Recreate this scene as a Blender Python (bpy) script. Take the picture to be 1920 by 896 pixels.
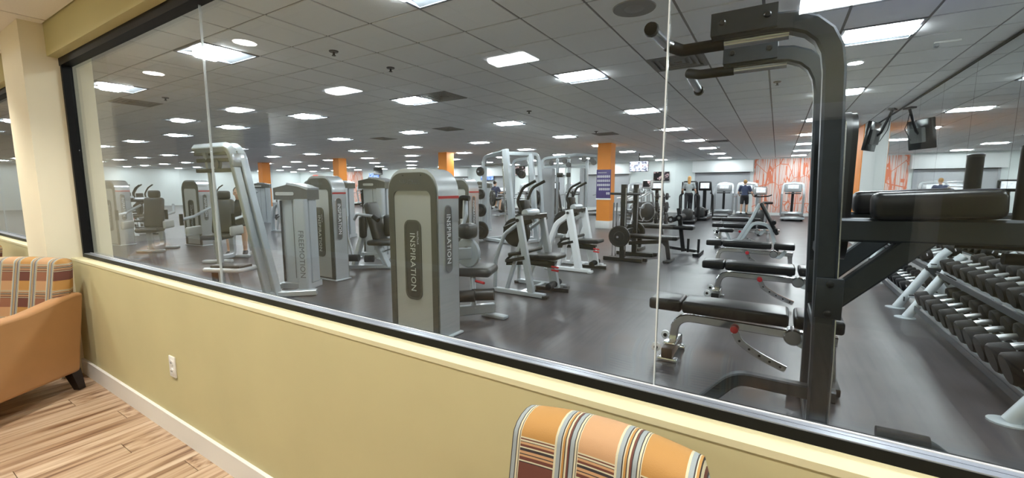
import bpy, math, random
from mathutils import Matrix, Vector
rnd = random.Random(7)
PI = math.pi
R_ = math.radians
sc = bpy.context.scene
col = sc.collection
for o in list(bpy.data.objects): bpy.data.objects.remove(o)

# ------------------------------------------------------------ camera, world, exposure
cam = bpy.data.cameras.new('camera'); camo = bpy.data.objects.new('camera', cam); col.objects.link(camo)
CAM = Vector((0, -0.93, 1.38))
camo.location = CAM
camo.rotation_euler = (R_(90 - 6.85), 0, R_(31.71))
cam.sensor_width = 36.0; cam.lens = 36.0 * 801 / 1920; cam.clip_start = 0.02; cam.clip_end = 200
sc.camera = camo
w = bpy.data.worlds.new('world'); sc.world = w; w.use_nodes = True
w.node_tree.nodes['Background'].inputs[0].default_value = (0.75, 0.8, 0.85, 1)
w.node_tree.nodes['Background'].inputs[1].default_value = 0.05
sc.view_settings.view_transform = 'Standard'; sc.view_settings.look = 'None'
sc.view_settings.gamma = 1.0; sc.view_settings.use_curve_mapping = False
sc.view_settings.exposure = 1.0
LENS_E = 38.0      # emission of the gym troffer lenses
LOBBY_E = 24.0
DOWN_W = 30.0

# ------------------------------------------------------------ materials
M = {}
def mat(name, colr, rough=.5, metal=0., var=0., scale=30., bump=0., coat=0., emit=0., spec=None, detail=3):
    m = bpy.data.materials.new(name); m.use_nodes = True
    nt = m.node_tree; b = nt.nodes['Principled BSDF']
    c4 = (*colr, 1)
    b.inputs['Base Color'].default_value = c4
    b.inputs['Roughness'].default_value = rough; b.inputs['Metallic'].default_value = metal
    if coat: b.inputs['Coat Weight'].default_value = coat; b.inputs['Coat Roughness'].default_value = .1
    if spec is not None: b.inputs['Specular IOR Level'].default_value = spec
    if emit:
        b.inputs['Emission Color'].default_value = c4; b.inputs['Emission Strength'].default_value = emit
    if var or bump:
        tc = nt.nodes.new('ShaderNodeTexCoord'); n = nt.nodes.new('ShaderNodeTexNoise')
        n.inputs['Scale'].default_value = scale; n.inputs['Detail'].default_value = detail
        nt.links.new(tc.outputs['Object'], n.inputs['Vector'])
        if var:
            r = nt.nodes.new('ShaderNodeValToRGB')
            r.color_ramp.elements[0].position = .3; r.color_ramp.elements[1].position = .7
            r.color_ramp.elements[0].color = (*[c * (1 - var) for c in colr], 1)
            r.color_ramp.elements[1].color = (*[min(1, c * (1 + var)) for c in colr], 1)
            nt.links.new(n.outputs['Fac'], r.inputs[0]); nt.links.new(r.outputs[0], b.inputs['Base Color'])
        if bump:
            bp = nt.nodes.new('ShaderNodeBump'); bp.inputs['Strength'].default_value = bump
            bp.inputs['Distance'].default_value = .01
            nt.links.new(n.outputs['Fac'], bp.inputs['Height']); nt.links.new(bp.outputs[0], b.inputs['Normal'])
    M[name] = m
    return m
def emitter(name, colr, s):
    m = bpy.data.materials.new(name); m.use_nodes = True; nt = m.node_tree
    nt.nodes.remove(nt.nodes['Principled BSDF'])
    e = nt.nodes.new('ShaderNodeEmission'); e.inputs[0].default_value = (*colr, 1); e.inputs[1].default_value = s
    nt.links.new(e.outputs[0], nt.nodes['Material Output'].inputs[0]); M[name] = m
    return m

mat('olive_wall', (.56, .51, .285), .75, var=.03, scale=3, bump=.05)
mat('cream_wall', (.82, .76, .58), .7, var=.02, scale=3)
mat('beam_wall', (.54, .50, .26), .75, var=.02, scale=3)
mat('sill_lit', (.72, .67, .43), .5)  # paler than the wall: light on the ledge top put into the colour
mat('white_trim', (.82, .82, .80), .4)
mat('frame_black', (.004, .004, .004), .5, spec=.2)
mat('frame_alu', (.33, .36, .42), .35, .6)
mat('silicone', (.60, .64, .66), .15)
mat('gym_white', (.72, .77, .76), .7, var=.02, scale=2)
mat('gym_grey', (.66, .67, .66), .7)
mat('blind_grey', (.42, .43, .45), .8, var=.05, scale=2)
mat('header_white', (.86, .88, .88), .6)
mat('orange_paint', (.85, .28, .035), .6, var=.04, scale=4)
mat('ceil_tile', (.88, .89, .90), .9, var=.05, scale=140, bump=.2)
mat('ceil_grid', (.26, .255, .25), .7)
mat('lobby_tile', (.80, .78, .72), .9, var=.03, scale=140)
mat('lobby_grid', (.5, .48, .44), .7)
mat('gym_floor', (.058, .053, .058), .34, var=.30, scale=2.2, bump=.03, detail=8)
mat('mirror', (.86, .89, .88), .015, 1.0)
mat('silver', (.52, .54, .56), .25, .45, coat=.5)
mat('silver_lt', (.50, .54, .57), .30, .4, coat=.2)
mat('machine_white', (.88, .90, .92), .35, .05, coat=.3)
mat('greige', (.43, .43, .40), .42)
mat('olive_grey', (.085, .083, .068), .38)
mat('badge_dark', (.05, .048, .04), .3, coat=.3)
mat('letter', (.62, .64, .62), .35, .3)
mat('letter_dark', (.12, .12, .12), .4)
mat('red_stripe', (.50, .02, .025), .35)
mat('red_knob', (.55, .02, .03), .4)
mat('chrome', (.80, .82, .84), .12, 1.0)
mat('steel', (.55, .57, .60), .25, .9)
mat('black_pad', (.009, .0085, .009), .32)
mat('dark_pad', (.026, .026, .026), .40)
mat('black_metal', (.017, .017, .018), .32, .2)
mat('tower_grey', (.030, .036, .044), .42, .3, var=.08, scale=20)
mat('rubber', (.006, .006, .007), .55, var=.1, scale=60, spec=.25)
mat('plate_iron', (.020, .020, .021), .38, .3)
mat('knurl', (.78, .80, .82), .3, .9)
mat('rack_silver', (.60, .66, .69), .33, .3, coat=.2)
mat('screen_black', (.006, .006, .008), .08)
mat('tv_bezel', (.01, .01, .011), .25)
mat('orange_leather', (.44, .235, .105), .42, var=.05, scale=6, bump=.04)
mat('dark_wood', (.018, .011, .009), .35)
mat('table_white', (.80, .76, .76), .3)
mat('outlet_white', (.86, .86, .83), .35)
mat('poster_blue', (.075, .055, .21), .5, var=.1, scale=6)
mat('poster_cell', (.62, .60, .66), .5)
mat('skin', (.62, .38, .26), .55)
mat('hair_blond', (.50, .27, .09), .6, var=.25, scale=60)
mat('hair_dark', (.015, .011, .009), .5, var=.2, scale=60)
mat('shirt_grey', (.33, .36, .36), .8)
mat('shirt_navy', (.055, .07, .13), .85)
mat('shirt_black', (.022, .023, .021), .8)
mat('pants_dark', (.03, .03, .035), .8)
mat('shorts_dark', (.02, .02, .022), .8)
mat('shoe', (.05, .05, .055), .6)
mat('sock_white', (.75, .75, .75), .8)
mat('exit_red', (.75, .12, .10), .5, emit=.6)
mat('vent_grey', (.24, .24, .235), .6)
mat('speaker_mesh', (.17, .17, .165), .6)
mat('concrete', (.3, .3, .3), .8)
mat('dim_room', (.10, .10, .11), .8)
emitter('lens', (.90, .97, 1.0), LENS_E)
emitter('lobby_lens', (.93, .98, 1.0), LOBBY_E)
emitter('down_lens', (1.0, .93, .82), 26)
mat('reflector', (.20, .22, .245), .5)

def glass_mat():
    m = bpy.data.materials.new('pane_glass'); m.use_nodes = True; nt = m.node_tree
    nt.nodes.remove(nt.nodes['Principled BSDF'])
    lw = nt.nodes.new('ShaderNodeLayerWeight'); lw.inputs[0].default_value = .5
    pw = nt.nodes.new('ShaderNodeMath'); pw.operation = 'POWER'; pw.inputs[1].default_value = 5
    nt.links.new(lw.outputs['Facing'], pw.inputs[0])
    ma = nt.nodes.new('ShaderNodeMath'); ma.operation = 'MULTIPLY_ADD'; ma.inputs[1].default_value = .95; ma.inputs[2].default_value = .033
    nt.links.new(pw.outputs[0], ma.inputs[0])
    t = nt.nodes.new('ShaderNodeBsdfTransparent'); t.inputs[0].default_value = (.965, .98, .975, 1)
    g = nt.nodes.new('ShaderNodeBsdfGlossy'); g.inputs['Roughness'].default_value = 0.0
    mx = nt.nodes.new('ShaderNodeMixShader')
    nt.links.new(ma.outputs[0], mx.inputs[0]); nt.links.new(t.outputs[0], mx.inputs[1]); nt.links.new(g.outputs[0], mx.inputs[2])
    nt.links.new(mx.outputs[0], nt.nodes['Material Output'].inputs[0]); M['pane_glass'] = m
glass_mat()

def N(nt, t, **kw):
    n = nt.nodes.new(t)
    for k, v in kw.items(): setattr(n, k, v)
    return n
def mth(nt, op, a, b=None, c=None):
    n = nt.nodes.new('ShaderNodeMath'); n.operation = op
    for i, v in enumerate((a, b, c)):
        if v is None: continue
        if isinstance(v, (int, float)): n.inputs[i].default_value = v
        else: nt.links.new(v, n.inputs[i])
    return n.outputs[0]
def ramp(nt, fac, stops, interp='CONSTANT'):
    r = nt.nodes.new('ShaderNodeValToRGB'); cr = r.color_ramp; cr.interpolation = interp
    while len(cr.elements) < len(stops): cr.elements.new(.5)
    for e, (p, c) in zip(cr.elements, stops): e.position = p; e.color = (*c, 1)
    nt.links.new(fac, r.inputs[0]); return r.outputs[0]
def mixc(nt, f, a, b):
    n = nt.nodes.new('ShaderNodeMix'); n.data_type = 'RGBA'
    for s, v in ((n.inputs[0], f), (n.inputs[6], a), (n.inputs[7], b)):
        if isinstance(v, (int, float)): s.default_value = v
        elif isinstance(v, tuple): s.default_value = (*v, 1)
        else: nt.links.new(v, s)
    return n.outputs[2]

def plaid():
    m = bpy.data.materials.new('plaid_fabric'); m.use_nodes = True; nt = m.node_tree; b = nt.nodes['Principled BSDF']
    tc = N(nt, 'ShaderNodeTexCoord'); sx = N(nt, 'ShaderNodeSeparateXYZ'); nt.links.new(tc.outputs['Object'], sx.inputs[0])
    u = mth(nt, 'MULTIPLY_ADD', sx.outputs[0], 1 / .120, 10.71); v = mth(nt, 'MULTIPLY_ADD', sx.outputs[2], 1 / .17, 9.48)
    fu = mth(nt, 'FRACT', u); fv = mth(nt, 'FRACT', v); cu = mth(nt, 'FLOOR', u); par = mth(nt, 'FRACT', mth(nt, 'MULTIPLY', cu, .5))
    cream = (.56, .52, .36); brown = (.13, .042, .028); rust = (.26, .11, .06); tan = (.48, .28, .14); gr = (.29, .33, .34); dk = (.035, .028, .03); gold = (.42, .22, .06)
    # weft: solid block then a group of fine lines
    st = [(0, rust), (.34, dk), (.355, cream), (.37, brown), (.41, tan), (.43, dk), (.445, tan), (.475, dk), (.505, cream), (.52, brown), (.55, tan), (.575, dk), (.585, cream), (.605, brown), (.62, cream), (.635, tan)]
    st2 = [(p, brown if c == rust else gold if (c == tan and p in (.635,)) else c) for p, c in st]
    weft = mixc(nt, mth(nt, 'GREATER_THAN', par, .25), ramp(nt, fv, st), ramp(nt, fv, st2))
    wp = [(0, cream), (.035, gr), (.10, dk), (.118, cream), (.135, gold), (.17, dk), (.185, cream), (.215, brown), (.25, dk), (.265, gr), (.325, dk), (.34, cream), (.375, dk), (.385, cream), (.4, cream)]
    warp = ramp(nt, fu, wp)
    isw = mth(nt, 'LESS_THAN', fu, .40)
    c = mixc(nt, isw, weft, warp)
    wv = N(nt, 'ShaderNodeTexNoise'); wv.inputs['Scale'].default_value = 500; nt.links.new(tc.outputs['Object'], wv.inputs['Vector'])
    bp = N(nt, 'ShaderNodeBump'); bp.inputs['Strength'].default_value = .15; bp.inputs['Distance'].default_value = .003
    nt.links.new(wv.outputs['Fac'], bp.inputs['Height']); nt.links.new(bp.outputs[0], b.inputs['Normal'])
    nt.links.new(c, b.inputs['Base Color']); b.inputs['Roughness'].default_value = .75; M['plaid_fabric'] = m
plaid()

def plank_mat():
    m = bpy.data.materials.new('wood_plank'); m.use_nodes = True; nt = m.node_tree; b = nt.nodes['Principled BSDF']
    tc = N(nt, 'ShaderNodeTexCoord'); oi = N(nt, 'ShaderNodeObjectInfo')
    mp = N(nt, 'ShaderNodeMapping'); mp.inputs['Scale'].default_value = (26, 1.1, 1)
    off = N(nt, 'ShaderNodeCombineXYZ'); nt.links.new(mth(nt, 'MULTIPLY', oi.outputs['Random'], 77), off.inputs[0]); nt.links.new(mth(nt, 'MULTIPLY', oi.outputs['Random'], 31), off.inputs[1])
    va = N(nt, 'ShaderNodeVectorMath', operation='ADD'); nt.links.new(tc.outputs['Object'], mp.inputs['Vector']); nt.links.new(mp.outputs[0], va.inputs[0]); nt.links.new(off.outputs[0], va.inputs[1])
    n = N(nt, 'ShaderNodeTexNoise'); n.inputs['Scale'].default_value = 1.0; n.inputs['Detail'].default_value = 5; nt.links.new(va.outputs[0], n.inputs['Vector'])
    c1 = ramp(nt, n.outputs['Fac'], [(.33, (.17, .09, .05)), (.43, (.40, .26, .16)), (.54, (.56, .41, .28)), (.72, (.68, .54, .40))], 'LINEAR')
    c2 = mixc(nt, mth(nt, 'MULTIPLY', oi.outputs['Random'], .25), c1, (.25, .14, .07))
    nt.links.new(c2, b.inputs['Base Color']); b.inputs['Roughness'].default_value = .38; M['wood_plank'] = m
plank_mat()
mat('grout', (.25, .17, .10), .8)

def mural_mat():
    m = bpy.data.materials.new('mural_print'); m.use_nodes = True; nt = m.node_tree; b = nt.nodes['Principled BSDF']
    tc = N(nt, 'ShaderNodeTexCoord'); sx = N(nt, 'ShaderNodeSeparateXYZ'); nt.links.new(tc.outputs['Object'], sx.inputs[0])
    fac = None
    for sc_, th, seed in (((6.5, 1, .45), .032, 0), ((10, 1, .18), .04, 5.3), ((1.8, 1, 1.1), .016, 11.7)):
        mp = N(nt, 'ShaderNodeMapping'); mp.inputs['Scale'].default_value = sc_; mp.inputs['Location'].default_value = (seed, 0, seed * .7)
        nt.links.new(tc.outputs['Object'], mp.inputs['Vector'])
        vo = N(nt, 'ShaderNodeTexVoronoi', feature='DISTANCE_TO_EDGE', voronoi_dimensions='3D'); vo.inputs['Scale'].default_value = 1.0
        nt.links.new(mp.outputs[0], vo.inputs['Vector'])
        l = mth(nt, 'LESS_THAN', vo.outputs['Distance'], th)
        fac = l if fac is None else mth(nt, 'MAXIMUM', fac, l)
    c = mixc(nt, fac, (.80, .69, .65), (.80, .24, .13))
    nt.links.new(c, b.inputs['Base Color']); b.inputs['Roughness'].default_value = .6; M['mural_print'] = m
mural_mat()

def screen_mat(name, cols, s, scale):
    m = bpy.data.materials.new(name); m.use_nodes = True; nt = m.node_tree
    nt.nodes.remove(nt.nodes['Principled BSDF'])
    tc = N(nt, 'ShaderNodeTexCoord'); n = N(nt, 'ShaderNodeTexNoise'); n.inputs['Scale'].default_value = scale; n.inputs['Detail'].default_value = 2
    nt.links.new(tc.outputs['Object'], n.inputs['Vector'])
    c = ramp(nt, n.outputs['Fac'], cols, 'LINEAR')
    e = N(nt, 'ShaderNodeEmission'); e.inputs[1].default_value = s; nt.links.new(c, e.inputs[0])
    nt.links.new(e.outputs[0], nt.nodes['Material Output'].inputs[0]); M[name] = m
screen_mat('screen_purple', [(.3, (.03, .03, .22)), (.5, (.10, .13, .55)), (.62, (.28, .22, .62)), (.75, (.05, .03, .12))], .9, 4)
screen_mat('screen_news', [(.35, (.10, .10, .15)), (.48, (.55, .60, .75)), (.6, (.75, .7, .8)), (.7, (.35, .2, .25))], 1.0, 9)
screen_mat('screen_blue', [(.35, (.08, .15, .45)), (.55, (.25, .4, .8)), (.7, (.6, .65, .85))], 1.0, 9)
screen_mat('screen_dark', [(.4, (.008, .008, .01)), (.55, (.02, .02, .025)), (.62, (.55, .4, .4)), (.7, (.03, .03, .05))], 1.0, 5)
screen_mat('console_glow', [(.3, (.55, .6, .66)), (.6, (.75, .8, .85))], .8, 12)

# ------------------------------------------------------------ mesh builder
class MB:
    def __init__(s): s.v = []; s.f = []; s.m = Matrix.Identity(4)
    def add(s, vs, fs):
        o = len(s.v); s.v += [tuple(s.m @ Vector(q)) for q in vs]; s.f += [tuple(o + i for i in f) for f in fs]; return s
    def box(s, c, d, rot=None):
        x, y, z = (k / 2 for k in d); vs = [Vector((i * x, j * y, k * z)) for i in (-1, 1) for j in (-1, 1) for k in (-1, 1)]
        if rot is not None: vs = [rot @ q for q in vs]
        c = Vector(c)
        return s.add([q + c for q in vs], [(0, 1, 3, 2), (4, 6, 7, 5), (0, 4, 5, 1), (2, 3, 7, 6), (0, 2, 6, 4), (1, 5, 7, 3)])
    def rbox(s, c, d, r=.02, n=2, rot=None):
        h = [max(k / 2 - r, 1e-4) for k in d]; c = Vector(c); rows = []
        for sg, a0 in ((-1, -90), (1, 0)):
            for i in range(n + 1):
                la = R_(a0 + 90 * i / n); row = []
                for q in range(4):
                    sx = 1 if q in (0, 3) else -1; sy = 1 if q in (0, 1) else -1
                    for j in range(n + 1):
                        lo = R_(90 * q + 90 * j / n)
                        p = Vector((sx * h[0] + r * math.cos(la) * math.cos(lo), sy * h[1] + r * math.cos(la) * math.sin(lo), sg * h[2] + r * math.sin(la)))
                        row.append(c + (rot @ p if rot is not None else p))
                rows.append(row)
        W = len(rows[0]); vs = [q for r_ in rows for q in r_]; fs = []
        for i in range(len(rows) - 1):
            for j in range(W): fs.append((i * W + j, i * W + (j + 1) % W, (i + 1) * W + (j + 1) % W, (i + 1) * W + j))
        fs.append(tuple(range(W - 1, -1, -1))); fs.append(tuple((len(rows) - 1) * W + j for j in range(W)))
        return s.add(vs, fs)
    def tube(s, pts, r, seg=8, fil=0, up=None, closed=False):
        pts = [Vector(p) for p in pts]
        if fil: pts = fillet(pts, fil)
        if isinstance(r, tuple):
            a, b = r[0] / 2, r[1] / 2; k = min(a, b) * .25
            prof = [(a - k, b), (-a + k, b), (-a, b - k), (-a, -b + k), (-a + k, -b), (a - k, -b), (a, -b + k), (a, b - k)]
        else: prof = [(r * math.cos(2 * PI * i / seg), r * math.sin(2 * PI * i / seg)) for i in range(seg)]
        n = len(prof); vs = []; fs = []
        t0 = (pts[1] - pts[0]).normalized(); u = Vector(up) if up else (Vector((0, 0, 1)) if abs(t0.z) < .9 else Vector((1, 0, 0)))
        u = (u - t0 * u.dot(t0)).normalized()
        for i, p in enumerate(pts):
            if i == 0: t = t0; k = 1
            elif i == len(pts) - 1: t = (pts[-1] - pts[-2]).normalized(); k = 1
            else:
                a_, b_ = (p - pts[i - 1]).normalized(), (pts[i + 1] - p).normalized(); t = (a_ + b_).normalized(); k = 1 / max(.5, t.dot(a_))
            u = (u - t * u.dot(t)).normalized(); w_ = t.cross(u)
            vs += [p + u * (q[1] * k) + w_ * q[0] * k for q in prof]
        for i in range(len(pts) - 1):
            for j in range(n): fs.append((i * n + j, i * n + (j + 1) % n, (i + 1) * n + (j + 1) % n, (i + 1) * n + j))
        fs.append(tuple(range(n - 1, -1, -1))); fs.append(tuple((len(pts) - 1) * n + j for j in range(n)))
        return s.add(vs, fs)
    def cyl(s, p0, p1, r, seg=12): return s.tube([p0, p1], r, seg)
    def prism(s, poly, t0, t1, axis='y'):
        def P(a, b, t): return {'y': (a, t, b), 'x': (t, a, b), 'z': (a, b, t)}[axis]
        n = len(poly); vs = [P(a, b, t0) for a, b in poly] + [P(a, b, t1) for a, b in poly]
        fs = [tuple(range(n)), tuple(range(2 * n - 1, n - 1, -1))] + [(i, (i + 1) % n, n + (i + 1) % n, n + i) for i in range(n)]
        return s.add(vs, fs)
    def ring(s, outer, inner, t0, t1, axis='y'):
        def P(a, b, t): return {'y': (a, t, b), 'x': (t, a, b), 'z': (a, b, t)}[axis]
        n = len(outer); vs = [P(*p, t) for t in (t0, t1) for L in (outer, inner) for p in L]; fs = []
        for i in range(n):
            j = (i + 1) % n
            fs += [(i, j, n + j, n + i), (2 * n + i, 3 * n + i, 3 * n + j, 2 * n + j), (i, 2 * n + i, 2 * n + j, j), (n + i, n + j, 3 * n + j, 3 * n + i)]
        return s.add(vs, fs)
    def lathe(s, prof, c=(0, 0, 0), axis='z', seg=16):
        c = Vector(c); vs = []; fs = []
        for r, t in prof:
            for i in range(seg):
                a = 2 * PI * i / seg; x, y = r * math.cos(a), r * math.sin(a)
                vs.append(c + Vector({'z': (x, y, t), 'x': (t, x, y), 'y': (x, t, y)}[axis]))
        for k in range(len(prof) - 1):
            for i in range(seg): fs.append((k * seg + i, k * seg + (i + 1) % seg, (k + 1) * seg + (i + 1) % seg, (k + 1) * seg + i))
        fs.append(tuple(range(seg - 1, -1, -1))); fs.append(tuple((len(prof) - 1) * seg + i for i in range(seg)))
        return s.add(vs, fs)
    def ell(s, c, d, seg=12, rot=None):
        c = Vector(c); n = seg // 2; rows = []
        for i in range(n + 1):
            la = -PI / 2 + PI * i / n
            for j in range(seg):
                lo = 2 * PI * j / seg; p = Vector((d[0] * math.cos(la) * math.cos(lo), d[1] * math.cos(la) * math.sin(lo), d[2] * math.sin(la)))
                rows.append(c + (rot @ p if rot is not None else p))
        fs = [(i * seg + j, i * seg + (j + 1) % seg, (i + 1) * seg + (j + 1) % seg, (i + 1) * seg + j) for i in range(n) for j in range(seg)]
        return s.add(rows, fs)
    def cone(s, p0, p1, r0, r1, seg=10):
        p0, p1 = Vector(p0), Vector(p1); t = (p1 - p0).normalized(); u = t.orthogonal().normalized(); w_ = t.cross(u); vs = []
        for p, r in ((p0, r0), (p1, r1)): vs += [p + (u * math.cos(2 * PI * i / seg) + w_ * math.sin(2 * PI * i / seg)) * r for i in range(seg)]
        fs = [(i, (i + 1) % seg, seg + (i + 1) % seg, seg + i) for i in range(seg)] + [tuple(range(seg - 1, -1, -1)), tuple(range(seg, 2 * seg))]
        return s.add(vs, fs)
    def limb(s, p0, p1, r0, r1):
        s.cone(p0, p1, r0, r1); s.ell(p0, (r0,) * 3, 10); s.ell(p1, (r1,) * 3, 10); return s
    def mesh(s, name, m, smooth=True, off=None):
        me = bpy.data.meshes.new(name)
        vs = s.v if off is None else [tuple(Vector(q) - off) for q in s.v]
        me.from_pydata(vs, [], s.f); me.materials.append(M[m] if isinstance(m, str) else m)
        import bmesh
        bm = bmesh.new(); bm.from_mesh(me); bmesh.ops.remove_doubles(bm, verts=bm.verts, dist=1e-5); bmesh.ops.recalc_face_normals(bm, faces=bm.faces); bm.to_mesh(me); bm.free()
        if smooth:
            me.shade_smooth(); me.set_sharp_from_angle(angle=R_(40))
        return me
    def build(s, name, m, parent=None, smooth=True, world=False):
        off = None
        if world and parent is not None:
            p = parent; off = Vector(p.location)
            if p.parent: off = off + Vector(p.parent.location)
        me = s.mesh(name, m, smooth, off)
        o = bpy.data.objects.new(name, me); col.objects.link(o)
        if parent is not None: o.parent = parent
        return o
def fillet(pts, r, n=5):
    out = [pts[0]]
    for i in range(1, len(pts) - 1):
        a, b, c = pts[i - 1], pts[i], pts[i + 1]; u, v = (a - b), (c - b); lu, lv = u.length, v.length
        if lu < 1e-6 or lv < 1e-6: continue
        u /= lu; v /= lv; ang = math.acos(max(-1, min(1, u.dot(v))))
        if ang > R_(175): out.append(b); continue
        t = min(r / math.tan(ang / 2), lu * .49, lv * .49); p0, p1 = b + u * t, b + v * t
        for k in range(n + 1):
            q = k / n; out.append(p0 * (1 - q) ** 2 + b * 2 * q * (1 - q) + p1 * q * q)
    out.append(pts[-1]); return out
def rrect(w_, h_, r, cx=0, cz=0, n=5, top_only=False):
    out = []
    for q, (sx, sz) in enumerate(((1, 1), (-1, 1), (-1, -1), (1, -1))):
        rr = r if (not top_only or sz > 0) else .002
        for k in range(n + 1):
            a = R_(90 * q + 90 * k / n); out.append((cx + sx * (w_ / 2 - rr) + rr * math.cos(a), cz + sz * (h_ / 2 - rr) + rr * math.sin(a)))
    return out
def tag(o, label=None, cat=None, group=None, kind=None):
    if label: o['label'] = label
    if cat: o['category'] = cat
    if group: o['group'] = group
    if kind: o['kind'] = kind
    return o
def thing(name, label, cat, loc=(0, 0, 0), rz=0, group=None):
    o = bpy.data.objects.new(name, None); col.objects.link(o); o.location = loc; o.rotation_euler = (0, 0, rz); o.empty_display_size = .1
    return tag(o, label, cat, group)
def struct(o): return tag(o, kind='structure')
def copy_tree(o, parent=None):
    c = o.copy(); col.objects.link(c); c.parent = parent
    for ch in list(o.children):
        if ch is not c: copy_tree(ch, c)
    return c
def place(proto, state, loc, rz, label):
    if proto.name not in state: state.add(proto.name); o = proto
    else: o = copy_tree(proto)
    o.location = loc; o.rotation_euler = (0, 0, rz)
    if label: o['label'] = label
    return o
USED = set()
ORD = ['first', 'second', 'third', 'fourth', 'fifth', 'sixth', 'seventh', 'eighth', 'ninth', 'tenth', 'eleventh', 'twelfth', 'thirteenth', 'fourteenth', 'fifteenth', 'sixteenth']
TXT = {}
def text_mesh(s, size, m, depth=.002, spacing=1.0):
    cu = bpy.data.curves.new('txt', 'FONT'); cu.body = s; cu.size = size; cu.extrude = depth / 2; cu.align_x = 'CENTER'; cu.align_y = 'CENTER'; cu.space_character = spacing
    cu.resolution_u = 2
    o = bpy.data.objects.new('txt', cu); col.objects.link(o)
    dg = bpy.context.evaluated_depsgraph_get(); me = bpy.data.meshes.new_from_object(o.evaluated_get(dg))
    bpy.data.objects.remove(o); me.materials.clear(); me.materials.append(M[m]); return me
def text_obj(s, size, m, parent, loc, rot, name='lettering', spacing=1.0):
    k = (s, size, m, spacing)
    if k not in TXT: TXT[k] = text_mesh(s, size, m, spacing=spacing)
    o = bpy.data.objects.new(name, TXT[k]); col.objects.link(o); o.parent = parent; o.location = loc; o.rotation_euler = rot; return o
# ------------------------------------------------------------ setting
H = 2.8535; OX, OY, T = -3.2393, 1.863, .61
XL, XR, YB = -40.0, 1.87, 24.2
def sbox(name, lo, hi, m, parent=None):
    b = MB(); b.box([(a + c) / 2 for a, c in zip(lo, hi)], [c - a for a, c in zip(lo, hi)])
    o = b.build(name, m, parent, smooth=False)
    return struct(o) if parent is None else o
def inview(P, mar=60):
    v = Vector(P) - CAM; y, p = R_(31.71), R_(6.85)
    F = Vector((-math.sin(y) * math.cos(p), math.cos(y) * math.cos(p), -math.sin(p))); R = Vector((math.cos(y), math.sin(y), 0)); U = R.cross(F)
    z = v.dot(F)
    if z < .1: return False
    a, b = 960 + 801 * v.dot(R) / z, 448 - 801 * v.dot(U) / z
    return -mar < a < 1920 + mar and -mar < b < 896 + mar

# gym shell
sbox('floor_gym', (XL, .12, -.1), (XR + .2, YB + .2, 0), 'gym_floor')
ceil = sbox('ceiling_gym', (XL, .1, H + .10), (XR + .2, YB + .2, H + .16), 'ceil_grid')
wb = sbox('wall_back', (XL, YB, 0), (XR + .2, YB + .15, H + .1), 'gym_white')
wr = sbox('wall_right', (XR + .01, .1, 0), (XR + .15, YB, H + .1), 'gym_white')
sbox('wall_left', (XL - .15, .1, 0), (XL, YB, H + .1), 'gym_white')
sbox('baseboard_back', (XL, YB - .02, 0), (XR, YB, .14), 'white_trim')
# mirror panels on the right wall
for k in range(10):
    y0 = .45 + k * 1.152
    b = MB(); b.box((XR - .001, y0 + .573, 1.44), (.016, 1.146, 2.76)); b.build('mirror_panel', 'mirror', wr, smooth=False)
b = MB(); b.box((XR - .003, 6.1, H - .02), (.03, 11.7, .025)); b.build('mirror_channel', 'frame_black', wr, smooth=False)
# ceiling tiles
lightcells = {}
for i in range(-59, 8, 5):
    for j in range(-1, 37, 5): lightcells[(i, j)] = 1
ventcells = {(3, 4), (-3, 4), (-12, 10), (-7, 9), (-11, 0), (-2, 14), (-9, 14), (2, 20)}
cells = []
for i in range(-61, 9):
    for j in range(-3, 37):
        if (i, j) in lightcells or (i, j) in ventcells: continue
        x0, x1 = OX + i * T, min(OX + i * T + T, XR); y0, y1 = max(.11, OY + j * T), min(OY + j * T + T, YB)
        if x0 < XL or y1 - y0 < .1: continue
        c = ((x0 + x1) / 2, (y0 + y1) / 2, H)
        d = (Vector(c) - CAM).length
        cells.append((0 if inview(c) else 1, d, x0, x1, y0, y1))
cells.sort()
tb = MB(); tb.box((0, 0, .012), (.586, .586, .024)); tme = tb.mesh('ceiling_tile', 'ceil_tile', False)
stuff = MB()
for n, (iv, d, x0, x1, y0, y1) in enumerate(cells):
    if n < 298:
        o = bpy.data.objects.new('ceiling_tile', tme); col.objects.link(o); o.parent = ceil
        o.location = ((x0 + x1) / 2, (y0 + y1) / 2, H); o.scale = ((x1 - x0) / T, (y1 - y0) / T, 1)
    else:
        g = .012; stuff.box(((x0 + x1) / 2, (y0 + y1) / 2, H + .012), (x1 - x0 - 2 * g, y1 - y0 - 2 * g, .024))
tag(stuff.build('ceiling_tile_field', 'ceil_tile', ceil, smooth=False), kind='stuff')
# metal T-bar grid the tiles lie in
gb = MB()
for i in range(-60, 9): gb.box((OX + i * T, (YB + .1) / 2, H + .018), (.03, YB - .1, .02))
for j in range(-2, 37): gb.box(((XL + XR) / 2, OY + j * T, H + .019), (XR - XL, .03, .02))
gb.build('grid_bars', 'ceil_grid', ceil, smooth=False)

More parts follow.
